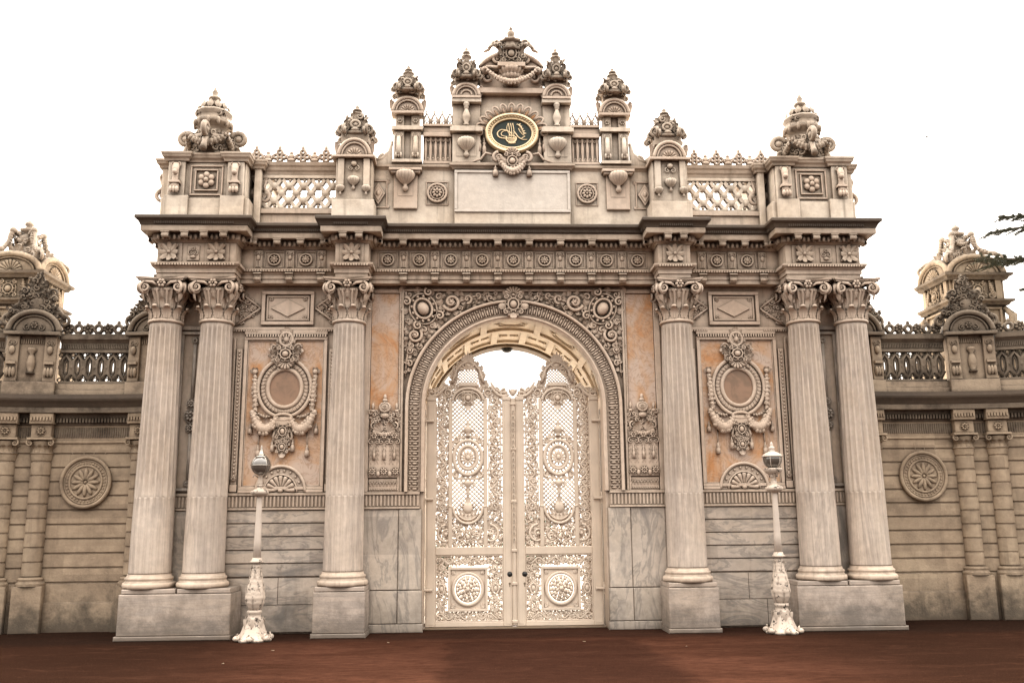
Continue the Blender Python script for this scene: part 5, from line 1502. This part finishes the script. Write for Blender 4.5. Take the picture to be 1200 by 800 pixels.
# ================================================================== side pavilions
def tower(side, label):
    cx, cy = side*10.95, 4.7
    g = thing('pavilion', label, 'pavilion', (cx, cy, 0), 'stone pavilions behind the walls')
    a = .62
    m = MB()
    m.box(-a*1.25, a*1.25, 0, 5.6, -a*1.25, a*1.25); m.box(-a*1.0, a*1.0, 5.6, 7.2, -a*1.0, a*1.0)
    m.box(-a*1.55, a*1.55, 4.6, 5.25, -a*1.55, a*1.55)
    m.build('body', M['pale_tower'], g)
    m = MB()
    for z, e, h in ((5.25, 1.6, .12), (5.6, 1.3, .1), (6.55, 1.12, .12), (7.15, 1.14, .14)):
        P = [(a*e, a*e), (-a*e, a*e), (-a*e, -a*e), (a*e, -a*e), (a*e, a*e)]
        P = P[::-1] if False else [(-a*e, a*e+.001), (-a*e, -a*e), (a*e, -a*e), (a*e, a*e), (-a*e, a*e)]
        m.sweep(P, [(-.3, z-.03), (0, z), (.03, z+h*.4), (.09, z+h*.6), (.1, z+h), (-.3, z+h)])
    m.build('cornice', M['wingtop'], g)
    m = MB()
    for k in range(4):
        with m.push(0, 0, 0, ry=k*90):
            r = a*1.05
            m.poly([(r*math.cos(PI*i/20), 7.28+.42*math.sin(PI*i/20)) for i in range(21)], 0, a*1.05)
            m.tube([(r*math.cos(PI*i/20), 7.28+.42*math.sin(PI*i/20), a*1.08) for i in range(21)], .07, 8); m.tube([(r*.8*math.cos(PI*i/20), 7.29+.33*math.sin(PI*i/20), a*1.08) for i in range(21)], .025, 6)
            m.shell(0, 7.3, a*1.04, .26, 9, 0, 180)
            with m.push(0, 6.9, a*1.02): cartouche(m, .17, .19, 10)
            for s in (-1, 1):
                m.box(s*a*.8-.07, s*a*.8+.07, 6.67, 7.15, a, a+.06)
                m.garland((s*.3, 7.1), (s*.36, 6.72), 0, .07, a+.02, 7)
                m.scroll(s*.32, 6.78, a+.04, .1, 1.3, 90, -s, t0=.035)
                m.tube([(s*a*.95, 6.5, a*1.0), (s*a*1.25, 6.3, a*1.1), (s*a*1.2, 6.0, a*1.1), (s*a*1.5, 5.75, a*1.2)], [.06, .08, .08, .1], 8)
                m.scroll(s*a*1.3, 5.95, a*1.1, .14, 1.4, 90, -s, t0=.05)
            with m.push(0, 6.1, a*1.02): cartouche(m, .22, .24, 10)
            m.frame(-a*.85, a*.85, 5.72, 6.5, a, .05, .05)
    m.build('arched_gable', M['pale_tower'], g)
    m = MB()
    m.lathe([(a*1.0, 7.3), (a*.95, 7.5), (a*.8, 7.7), (a*.5, 7.85), (.28, 7.92), (.22, 8.0), (.16, 8.06), (.2, 8.14), (.22, 8.26), (.14, 8.32), (.1, 8.36), (.17, 8.4), (.19, 8.46), (.08, 8.5), (.06, 8.54), (.1, 8.58), (.08, 8.63), (0, 8.70)], 20)
    for k in range(4):
        with m.push(0, 0, 0, ry=45+k*90):
            v_ = MB(); v_.st = [m.st[-1]]; v_.tube([(.12, 8.3, 0), (.22, 8.34, 0), (.32, 8.38, 0), (.37, 8.28, 0), (.40, 8.1, 0), (.52, 7.9, 0), (.78, 7.82, 0), (.88, 7.74, 0)], [.04, .05, .06, .055, .05, .055, .06, .05], 8)
            v_.scroll(.86, 7.66, 0, .11, 1.3, 90, -1, t0=.04); v_.blob(.33, 8.38, 0, .08)
            for a_, b_ in (((.12, 8.25), (.32, 8.38)), ((.34, 8.34), (.40, 8.02)), ((.40, 8.02), (.84, 7.74))): v_.garland(a_, b_, 0, .07, .02, 6, random.Random(k)); v_.garland(a_, b_, 0, .06, -.04, 5, random.Random(k+9))
            v_.build('volute', M['finial'], g)
        with m.push(0, 0, 0, ry=k*90):
            m.starflower(0, 7.78, .46, .24, 8); fill(m, lambda x, y: abs(x) < .42*(8.2-y)/.7, (-.45, .45, 7.6, 8.25), .13, .07, random.Random(k), .3, .022, .5)
            m.garland((-.2, 8.25), (.2, 8.25), .12, .07, .2, 8)
        with m.push(0, 0, 0, ry=45+k*90):
            with m.push(0, 7.45, .78): m.leaf(.4, .3, .5)
    m.build('dome_crest', M['finial'], g)
tower(-1, 'domed stone pavilion with arched gables standing clear of any tree branches')
tower(1, 'domed stone pavilion with arched gables next to the drooping cedar branches')

# ================================================================== lamps
def lamp(x, kind, label):
    g = thing('street_lamp', label, 'street lamp', (x, -1.2, 0), 'cream lamp posts before the gate')
    m = MB()
    m.lathe([(.25, 0), (.26, .03), (.22, .05), (.195, .1), (.17, .16), (.145, .24), (.13, .3), (.115, .34), (.1, .36), (.095, .4), (.115, .42), (.11, .45), (.09, .46)], 24, flute=lambda a, v: 1+(.09*math.cos(6*a) if v < .3 else 0))
    for i in range(6):
        with m.push(0, 0, 0, ry=i*60):
            m.blob(0, .05, .26, .055, .045, .06, n=8, m=6)
            with m.push(0, .33, .13, rot=180, rx=0): m.leaf(.27, .17, -.75, n=8)
            m.scroll(0, .07, .25, .045, 1.2, 90, 1, t0=.014)
        with m.push(0, .36, 0, ry=i*60+30):
            with m.push(0, 0, .12, rot=180): m.leaf(.2, .09, -.45, n=7)
    m.build('foot', M['lamp'], g)
    m = MB()
    m.lathe([(.08, .46), (.105, .5), (.13, .56), (.14, .64), (.13, .74), (.105, .86), (.08, .98), (.068, 1.1), (.062, 1.16)], 24)
    def bulb(z):
        zs = [.46, .5, .56, .64, .74, .86, .98, 1.1, 1.16]; rs = [.08, .105, .13, .14, .13, .105, .08, .068, .062]
        return float(np.interp(z, zs, rs))
    def hugleaf(z0, z1, az, hw, rel):
        V = []; F = []; n = 18
        for i in range(n+1):
            t = i/n; z = z0+(z1-z0)*t; wv = hw*(math.sin(PI*min(1, t*.9+.1))**.6)*(1-.3*abs(math.cos(5*PI*t)))
            for k, e in enumerate((-1, -.6, -.2, 0, .2, .6, 1)):
                rr = bulb(z-.02*abs(e))+rel*(1.2-abs(e)*.5)*(.6+.4*abs(math.sin(5*PI*t)))+rel*2.2*max(0, t-.85)/.15*(1-abs(e)*.4)
                a_ = az+wv/bulb(z)*e; V.append((rr*math.cos(a_), z-.02*abs(e)-.02*max(0, t-.9)/.1, rr*math.sin(a_)))
        for i in range(n):
            for k in range(6): F.append((i*7+k, i*7+7+k, i*7+8+k, i*7+k+1))
        m.add(V, F, True)
    for z0, z1, k, ph, hw in ((.47, .82, 6, 0, .075), (.62, 1.0, 6, .5, .065), (.86, 1.14, 6, 0, .04)):
        for i in range(k): hugleaf(z0, z1, (i+ph)*2*PI/k, hw, .014)
    m.lathe([(.06, 1.155), (.10, 1.165), (.105, 1.19), (.08, 1.2), (.075, 1.23), (.065, 1.24)], 20)
    m.build('leafed_bulb', M['lamp'], g)
    m = MB(); m.lathe([(.060, 1.235), (.055, 1.5), (.043, 2.12), (.041, 2.18)], 20, flute=lambda a, v: 1+.03*math.cos(10*a)); m.build('pole', M['lamppole'], g)
    m = MB(); m.lathe([(.045, 2.17), (.07, 2.185), (.12, 2.205), (.14, 2.235), (.135, 2.265), (.09, 2.29), (.05, 2.30), (.042, 2.33), (.05, 2.36)], 24)
    if kind == 0:
        m.lathe([(.05, 2.33), (.038, 2.4), (.034, 2.5), (.05, 2.52)], 16); m.tube([(-.03, 2.47, 0), (-.1, 2.52, 0), (-.12, 2.48, 0)], .012, 6)
    else:
        m.lathe([(.04, 2.33), (.05, 2.38), (.045, 2.42), (.08, 2.47), (.13, 2.50), (.15, 2.55), (.145, 2.565), (.06, 2.57)], 24, flute=lambda a, v: 1+(.05*math.cos(8*a) if v > 2.44 else 0))
        for i in range(4):
            with m.push(0, 2.42, 0, ry=45+i*90):
                with m.push(0, 0, .06): m.leaf(.14, .08, .9)
    m.build('collar', M['lamp'], g)
    if kind == 0:
        m = MB(); m.push(0, 2.665, 0); m.blob(0, 0, 0, .158, .158, .158, n=28, m=18); m.pop(); m.build('globe', M['glass'], g)
        m = MB(); m.push(0, 2.665, 0)
        m.tube([(.160*math.cos(t), 0, .160*math.sin(t)) for t in np.linspace(0, 2*PI, 33)[:-1]], .007, 6, closed=True, up=(0, 1, 0))
        for k in (45, 135): 
            with m.push(0, 0, 0, ry=k): m.ring(0, 0, 0, .160, .005, n=32, k=5)
        m.pop(); m.lathe([(.105, 2.79), (.09, 2.81), (.06, 2.826), (.05, 2.83), (.06, 2.84), (.035, 2.855), (.042, 2.87), (.025, 2.885), (.03, 2.90), (.012, 2.93), (.018, 2.945), (0, 2.99)], 20)
        m.build('cap', M['chrome'], g)
    else:
        m = MB(); m.lathe([(.06, 2.572), (.12, 2.61), (.15, 2.67), (.155, 2.72), (.15, 2.75)], 32); m.build('globe', M['glass'], g)
        m = MB()
        for k in range(6):
            a = PI/3*k; m.tube([(r_*math.cos(a), z_, r_*math.sin(a)) for r_, z_ in ((.064, 2.572), (.124, 2.61), (.154, 2.67), (.159, 2.72), (.154, 2.75))], .006, 5)
        m.lathe([(.165, 2.745), (.165, 2.765), (.14, 2.79), (.09, 2.82), (.045, 2.835), (.055, 2.85), (.03, 2.865), (.055, 2.885), (.05, 2.9), (.02, 2.93), (.03, 2.95), (.015, 2.98), (0, 3.0)], 24)
        m.build('cap', M['lamppole'], g)
    return g
lamp(-4.07, 0, 'peeling cream lamp post topped by a round smoky glass globe')
lamp(4.16, 1, 'peeling cream lamp post topped by a cream cap over a glass bowl')

# ================================================================== vegetation
def branchy(g, start, direction, L, rnd, mbw, mbl, needle=.05):
    """one drooping cedar branch with flat sprays of needles"""
    P = [np.array(start, float)]; d = np.array(direction, float); d /= np.linalg.norm(d); n = 12
    for i in range(n):
        d = d+np.array([rnd.uniform(-.06, .06), rnd.uniform(-.06, .06), rnd.uniform(-.05, .035)]); d /= np.linalg.norm(d); P.append(P[-1]+d*L/n)
    def q(p): return (p[0], p[2], -p[1])
    mbw.tube([q(p) for p in P], [.045*(1-.9*i/n)+.004 for i in range(n+1)], 5)
    side = np.cross(d, [0, 0, 1.0]); side /= np.linalg.norm(side)
    Vs = []; Fs = []; c = 0
    for i in range(3, n+1):
        for s in (-1, 1):
            for rep in range(4):
                l2 = L*.17*(1-.45*i/n)*rnd.uniform(.6, 1.2); e = side*s*rnd.uniform(.6, 1)+d*rnd.uniform(.4, 1)+np.array([0, 0, rnd.uniform(-.35, .1)]); e /= np.linalg.norm(e)
                b0 = P[i-1]+(P[i]-P[i-1])*rnd.random(); b1 = b0+e*l2
                mbw.tube([q(b0), q(b1)], [.008, .003], 4)
                k = int(l2/.011)
                for j in range(k):
                    pp = b0+(b1-b0)*(j/k)
                    for _ in range(3):
                        v = np.array([rnd.gauss(0, 1), rnd.gauss(0, 1), rnd.gauss(0, .8)-.1]); v /= np.linalg.norm(v)+1e-6
                        t = np.cross(v, [rnd.random(), rnd.random(), rnd.random()]); t /= np.linalg.norm(t)+1e-6
                        ln = needle*rnd.uniform(.6, 1.2)
                        Vs += [q(pp-t*.008), q(pp+t*.008), q(pp+v*ln)]; Fs.append((c, c+1, c+2)); c += 3
    mbl.add(Vs, Fs, False)
def cedar(x, y, label):
    g = thing('cedar_tree', label, 'tree', (x, y, 0)); rnd = random.Random(21)
    mt = MB(); ml = MB()
    mt.lathe([(.32, 0), (.26, .6), (.22, 3), (.17, 6), (.1, 8.5), (.02, 10.5)], 14, flute=lambda a, v: 1+.05*math.cos(7*a))
    H = [4.2, 5.0, 5.6, 6.2, 6.8, 7.4, 8.0, 8.6, 9.2, 9.7]
    for z in H:
        for k in range(5):
            a = rnd.uniform(0, 2*PI)
            L = 2.6*(1-(z-4)/8.5)+rnd.uniform(-.3, .3)
            branchy(g, (0, 0, z+rnd.uniform(-.2, .2)), (math.cos(a), math.sin(a), rnd.uniform(-.1, .25)), L, rnd, mt, ml)
    for z, dz, L, dy in ((5.3, .10, 2.6, -.10), (5.6, .10, 2.5, -.2), (6.3, .12, 2.3, -.1), (7.3, .10, 3.4, -.05), (7.45, .02, 3.0, -.12), (8.25, .0, 2.75, .02), (8.4, .06, 2.5, -.1), (5.9, .1, 2.6, -.3), (5.0, .2, 2.7, -.2)):
        branchy(g, (0, 0, z), (-1, dy, dz), L, rnd, mt, ml)
    mt.build('trunk', M['bark'], g); ml.build('crown', M['needle'], g)
cedar(13.6, 3.2, 'dark cedar whose drooping branches hang beside a domed pavilion')
def shrub(x, y, h, wdt, label, seed):
    g = thing('shrub', label, 'shrub', (x, y, 0), 'shrubs behind the doors'); rnd = random.Random(seed)
    m = MB(); ml = MB()
    for k in range(7):
        a = rnd.uniform(0, 2*PI); e = (wdt*.6*math.cos(a), h*rnd.uniform(.6, .9), wdt*.6*math.sin(a)); m.tube([(0, 0, 0), (e[0]*.4, e[1]*.5, e[2]*.4), e], [.04, .025, .01], 5)
    m.build('stem', M['bark'], g)
    V = []; F = []; c = 0
    for k in range(2600):
        while True:
            p = np.array([rnd.uniform(-1, 1), rnd.uniform(-1, 1), rnd.uniform(-1, 1)])
            if np.linalg.norm(p) < 1 and math.sin(p[0]*7+seed)+math.sin(p[1]*6)+math.sin(p[2]*8) > -.9: break
        p = np.array([p[0]*wdt, h*.58+p[1]*h*.42, p[2]*wdt]); t = np.array([rnd.gauss(0, 1) for _ in range(3)]); t /= np.linalg.norm(t); b_ = np.cross(t, [.3, .8, .5]); b_ /= np.linalg.norm(b_)
        l = .05; V += [p-t*l, p+b_*l*.5, p+t*l, p-b_*l*.5]; F.append((c, c+1, c+2, c+3)); c += 4
    ml.add(V, F, False); ml.build('foliage', M['bush'], g)
shrub(.75, 9.5, 2.3, .75, 'taller dark green shrub glimpsed through the door grille', 3)
shrub(-1.9, 12, 1.2, .6, 'lower green shrub glimpsed through the door grille', 4)

# lightning rod on the roof
g = thing('lightning_rod', 'thin dark rod rising behind the crest of the gate', 'lightning rod', (-.17, .9, 6.8))
m = MB(); m.tube([(0, 0, 0), (0, 4.1, 0)], .012, 6); m.tube([(0, 4.0, 0), (0, 6.4, 0)], .005, 5); m.blob(0, 4.08, 0, .02, .07, .02); m.build('rod', M['iron'], g)
m = MB(); m.box(-.1, .1, 0, .05, -.1, .1); m.build('foot', M['iron'], g)

# bird in flight
g = thing('bird', 'tiny dark bird gliding high in the white sky', 'bird', (15.5, 14, 15.1)); g.scale = (.4, .4, .4)
m = MB()
m.tube([(-.16, 0, 0), (-.1, .01, 0), (0, .02, 0), (.12, .02, 0), (.2, .03, 0), (.25, .02, 0)], [.01, .03, .05, .045, .03, .005], 8)
m.poly([(-.3, .0), (-.28, .05), (-.14, .01)], -.03, .03)
for s in (-1, 1): m.add([(.08, .03, 0), (-.05, .03, 0), (-.02, .12, s*.28), (.07, .12, s*.25), (-.1, .08, s*.5)], [(0, 1, 2, 3), (3, 2, 4)], True)
m.build('body', M['iron'], g)

# a few fallen leaves on the asphalt
for i, (x, y, lab) in enumerate(((-3.9, -3.6, 'small yellow fallen leaf nearest the camera on the red ground'), (-1.95, -1.75, 'pale fallen leaf just before the foot of the marble dado beside the doors'), (.95, -1.95, 'pale fallen leaf before the doors on the dark patch'), (-3.5, -2.4, 'pale scrap of leaf below the lamp post with the round globe'), (2.3, -2.6, 'pale scrap of leaf outside the dark patch, on the side of the capped lamp'))):
    m = MB()
    with m.push(0, .004, 0, rx=-90, rot=40*i): m.leaf(.05, .035, .25, n=5, lobes=1)
    o = m.build('fallen_leaf', leafm('dry_leaf', (.22, .14, .07), (.2, .16, .12)), None, (x, y, .006)); o['label'] = lab; o['category'] = 'leaf'; o['group'] = 'fallen leaves on the ground'

# ================================================================== setting
def sheet(name, x0, x1, y0, y1, z, mat):
    me = bpy.data.meshes.new(name); me.from_pydata([(x0, y0, z), (x1, y0, z), (x1, y1, z), (x0, y1, z)], [], [(0, 1, 2, 3)]); me.materials.append(mat)
    o = bpy.data.objects.new(name, me); col.objects.link(o); o['kind'] = 'structure'; return o
sheet('ground', -400, 400, -400, 400, 0, M['ground'])
sheet('courtyard_paving', -200, 200, .9, 395, .004, M['paving'])

# ================================================================== world, sun, camera
wd = bpy.data.worlds.new('World'); sc.world = wd; wd.use_nodes = True; nt = wd.node_tree
bg = nt.nodes['Background']; sky = nt.nodes.new('ShaderNodeTexSky'); sky.sky_type = 'NISHITA'; sky.sun_disc = False
EL, AZI = 38, 14        # sun behind the gate, a little to the right
sky.sun_elevation = math.radians(EL); sky.sun_rotation = math.radians(AZI); sky.dust_density = 4; sky.air_density = 1.2
# bright overcast: a warm white cloud deck over the clear-sky gradient
tc = nt.nodes.new('ShaderNodeTexCoord'); nz = nt.nodes.new('ShaderNodeTexNoise'); nz.inputs['Scale'].default_value = 1.6; nt.links.new(tc.outputs['Generated'], nz.inputs['Vector'])
mx = nt.nodes.new('ShaderNodeMix'); mx.data_type = 'RGBA'; mx.inputs[0].default_value = .9
cl = nt.nodes.new('ShaderNodeMix'); cl.data_type = 'RGBA'; nt.links.new(nz.outputs['Fac'], cl.inputs[0]); cl.inputs[6].default_value = (24.0, 22.3, 20.3, 1); cl.inputs[7].default_value = (29, 27.0, 24.8, 1)
sepw = nt.nodes.new('ShaderNodeSeparateXYZ'); nt.links.new(tc.outputs['Generated'], sepw.inputs[0])
gz = nt.nodes.new('ShaderNodeMapRange'); gz.interpolation_type = 'SMOOTHSTEP'; nt.links.new(sepw.outputs[2], gz.inputs[0]); gz.inputs[1].default_value = .1; gz.inputs[2].default_value = .95; gz.inputs[3].default_value = .62; gz.inputs[4].default_value = 2.7
gy = nt.nodes.new('ShaderNodeMapRange'); gy.interpolation_type = 'SMOOTHSTEP'; nt.links.new(sepw.outputs[1], gy.inputs[0]); gy.inputs[1].default_value = -.7; gy.inputs[2].default_value = .35; gy.inputs[3].default_value = .50; gy.inputs[4].default_value = 1.0
pr = nt.nodes.new('ShaderNodeMath'); pr.operation = 'MULTIPLY'; nt.links.new(gz.outputs[0], pr.inputs[0]); nt.links.new(gy.outputs[0], pr.inputs[1])
vs = nt.nodes.new('ShaderNodeVectorMath'); vs.operation = 'SCALE'; nt.links.new(cl.outputs[2], vs.inputs[0]); nt.links.new(pr.outputs[0], vs.inputs['Scale']); cl = vs
nt.links.new(sky.outputs[0], mx.inputs[6]); nt.links.new(cl.outputs[0], mx.inputs[7]); nt.links.new(mx.outputs[2], bg.inputs['Color']); bg.inputs['Strength'].default_value = .135
sl = bpy.data.lights.new('sun', 'SUN'); sl.energy = 1.5; sl.angle = math.radians(12); sl.color = (1, .9, .78)
so = bpy.data.objects.new('sun', sl); col.objects.link(so)
dirv = Vector((math.sin(math.radians(AZI))*math.cos(math.radians(EL)), math.cos(math.radians(AZI))*math.cos(math.radians(EL)), math.sin(math.radians(EL))))
so.rotation_euler = dirv.to_track_quat('Z', 'Y').to_euler(); so.location = dirv*30

cam = bpy.data.cameras.new('camera'); co = bpy.data.objects.new('camera', cam); col.objects.link(co); sc.camera = co
yaw, pitch, roll = 0.0440930095, 0.194863858, -0.00941602781
cam.sensor_width = 36; cam.lens = 1070/1200*36; cam.clip_end = 2000
f = Vector((math.sin(yaw)*math.cos(pitch), math.cos(yaw)*math.cos(pitch), math.sin(pitch))); r = Vector((math.cos(yaw), -math.sin(yaw), 0)); u = r.cross(f)
c_, s_ = math.cos(roll), math.sin(roll); r2 = c_*r+s_*u; u2 = -s_*r+c_*u
mt = Matrix((( r2.x, u2.x, -f.x, -.71355), (r2.y, u2.y, -f.y, -15.95733), (r2.z, u2.z, -f.z, 1.75), (0, 0, 0, 1)))
co.matrix_world = mt
sc.view_settings.view_transform = 'Standard'; sc.view_settings.look = 'None'; sc.view_settings.exposure = 0
sc.render.resolution_x = 1024; sc.render.resolution_y = 682
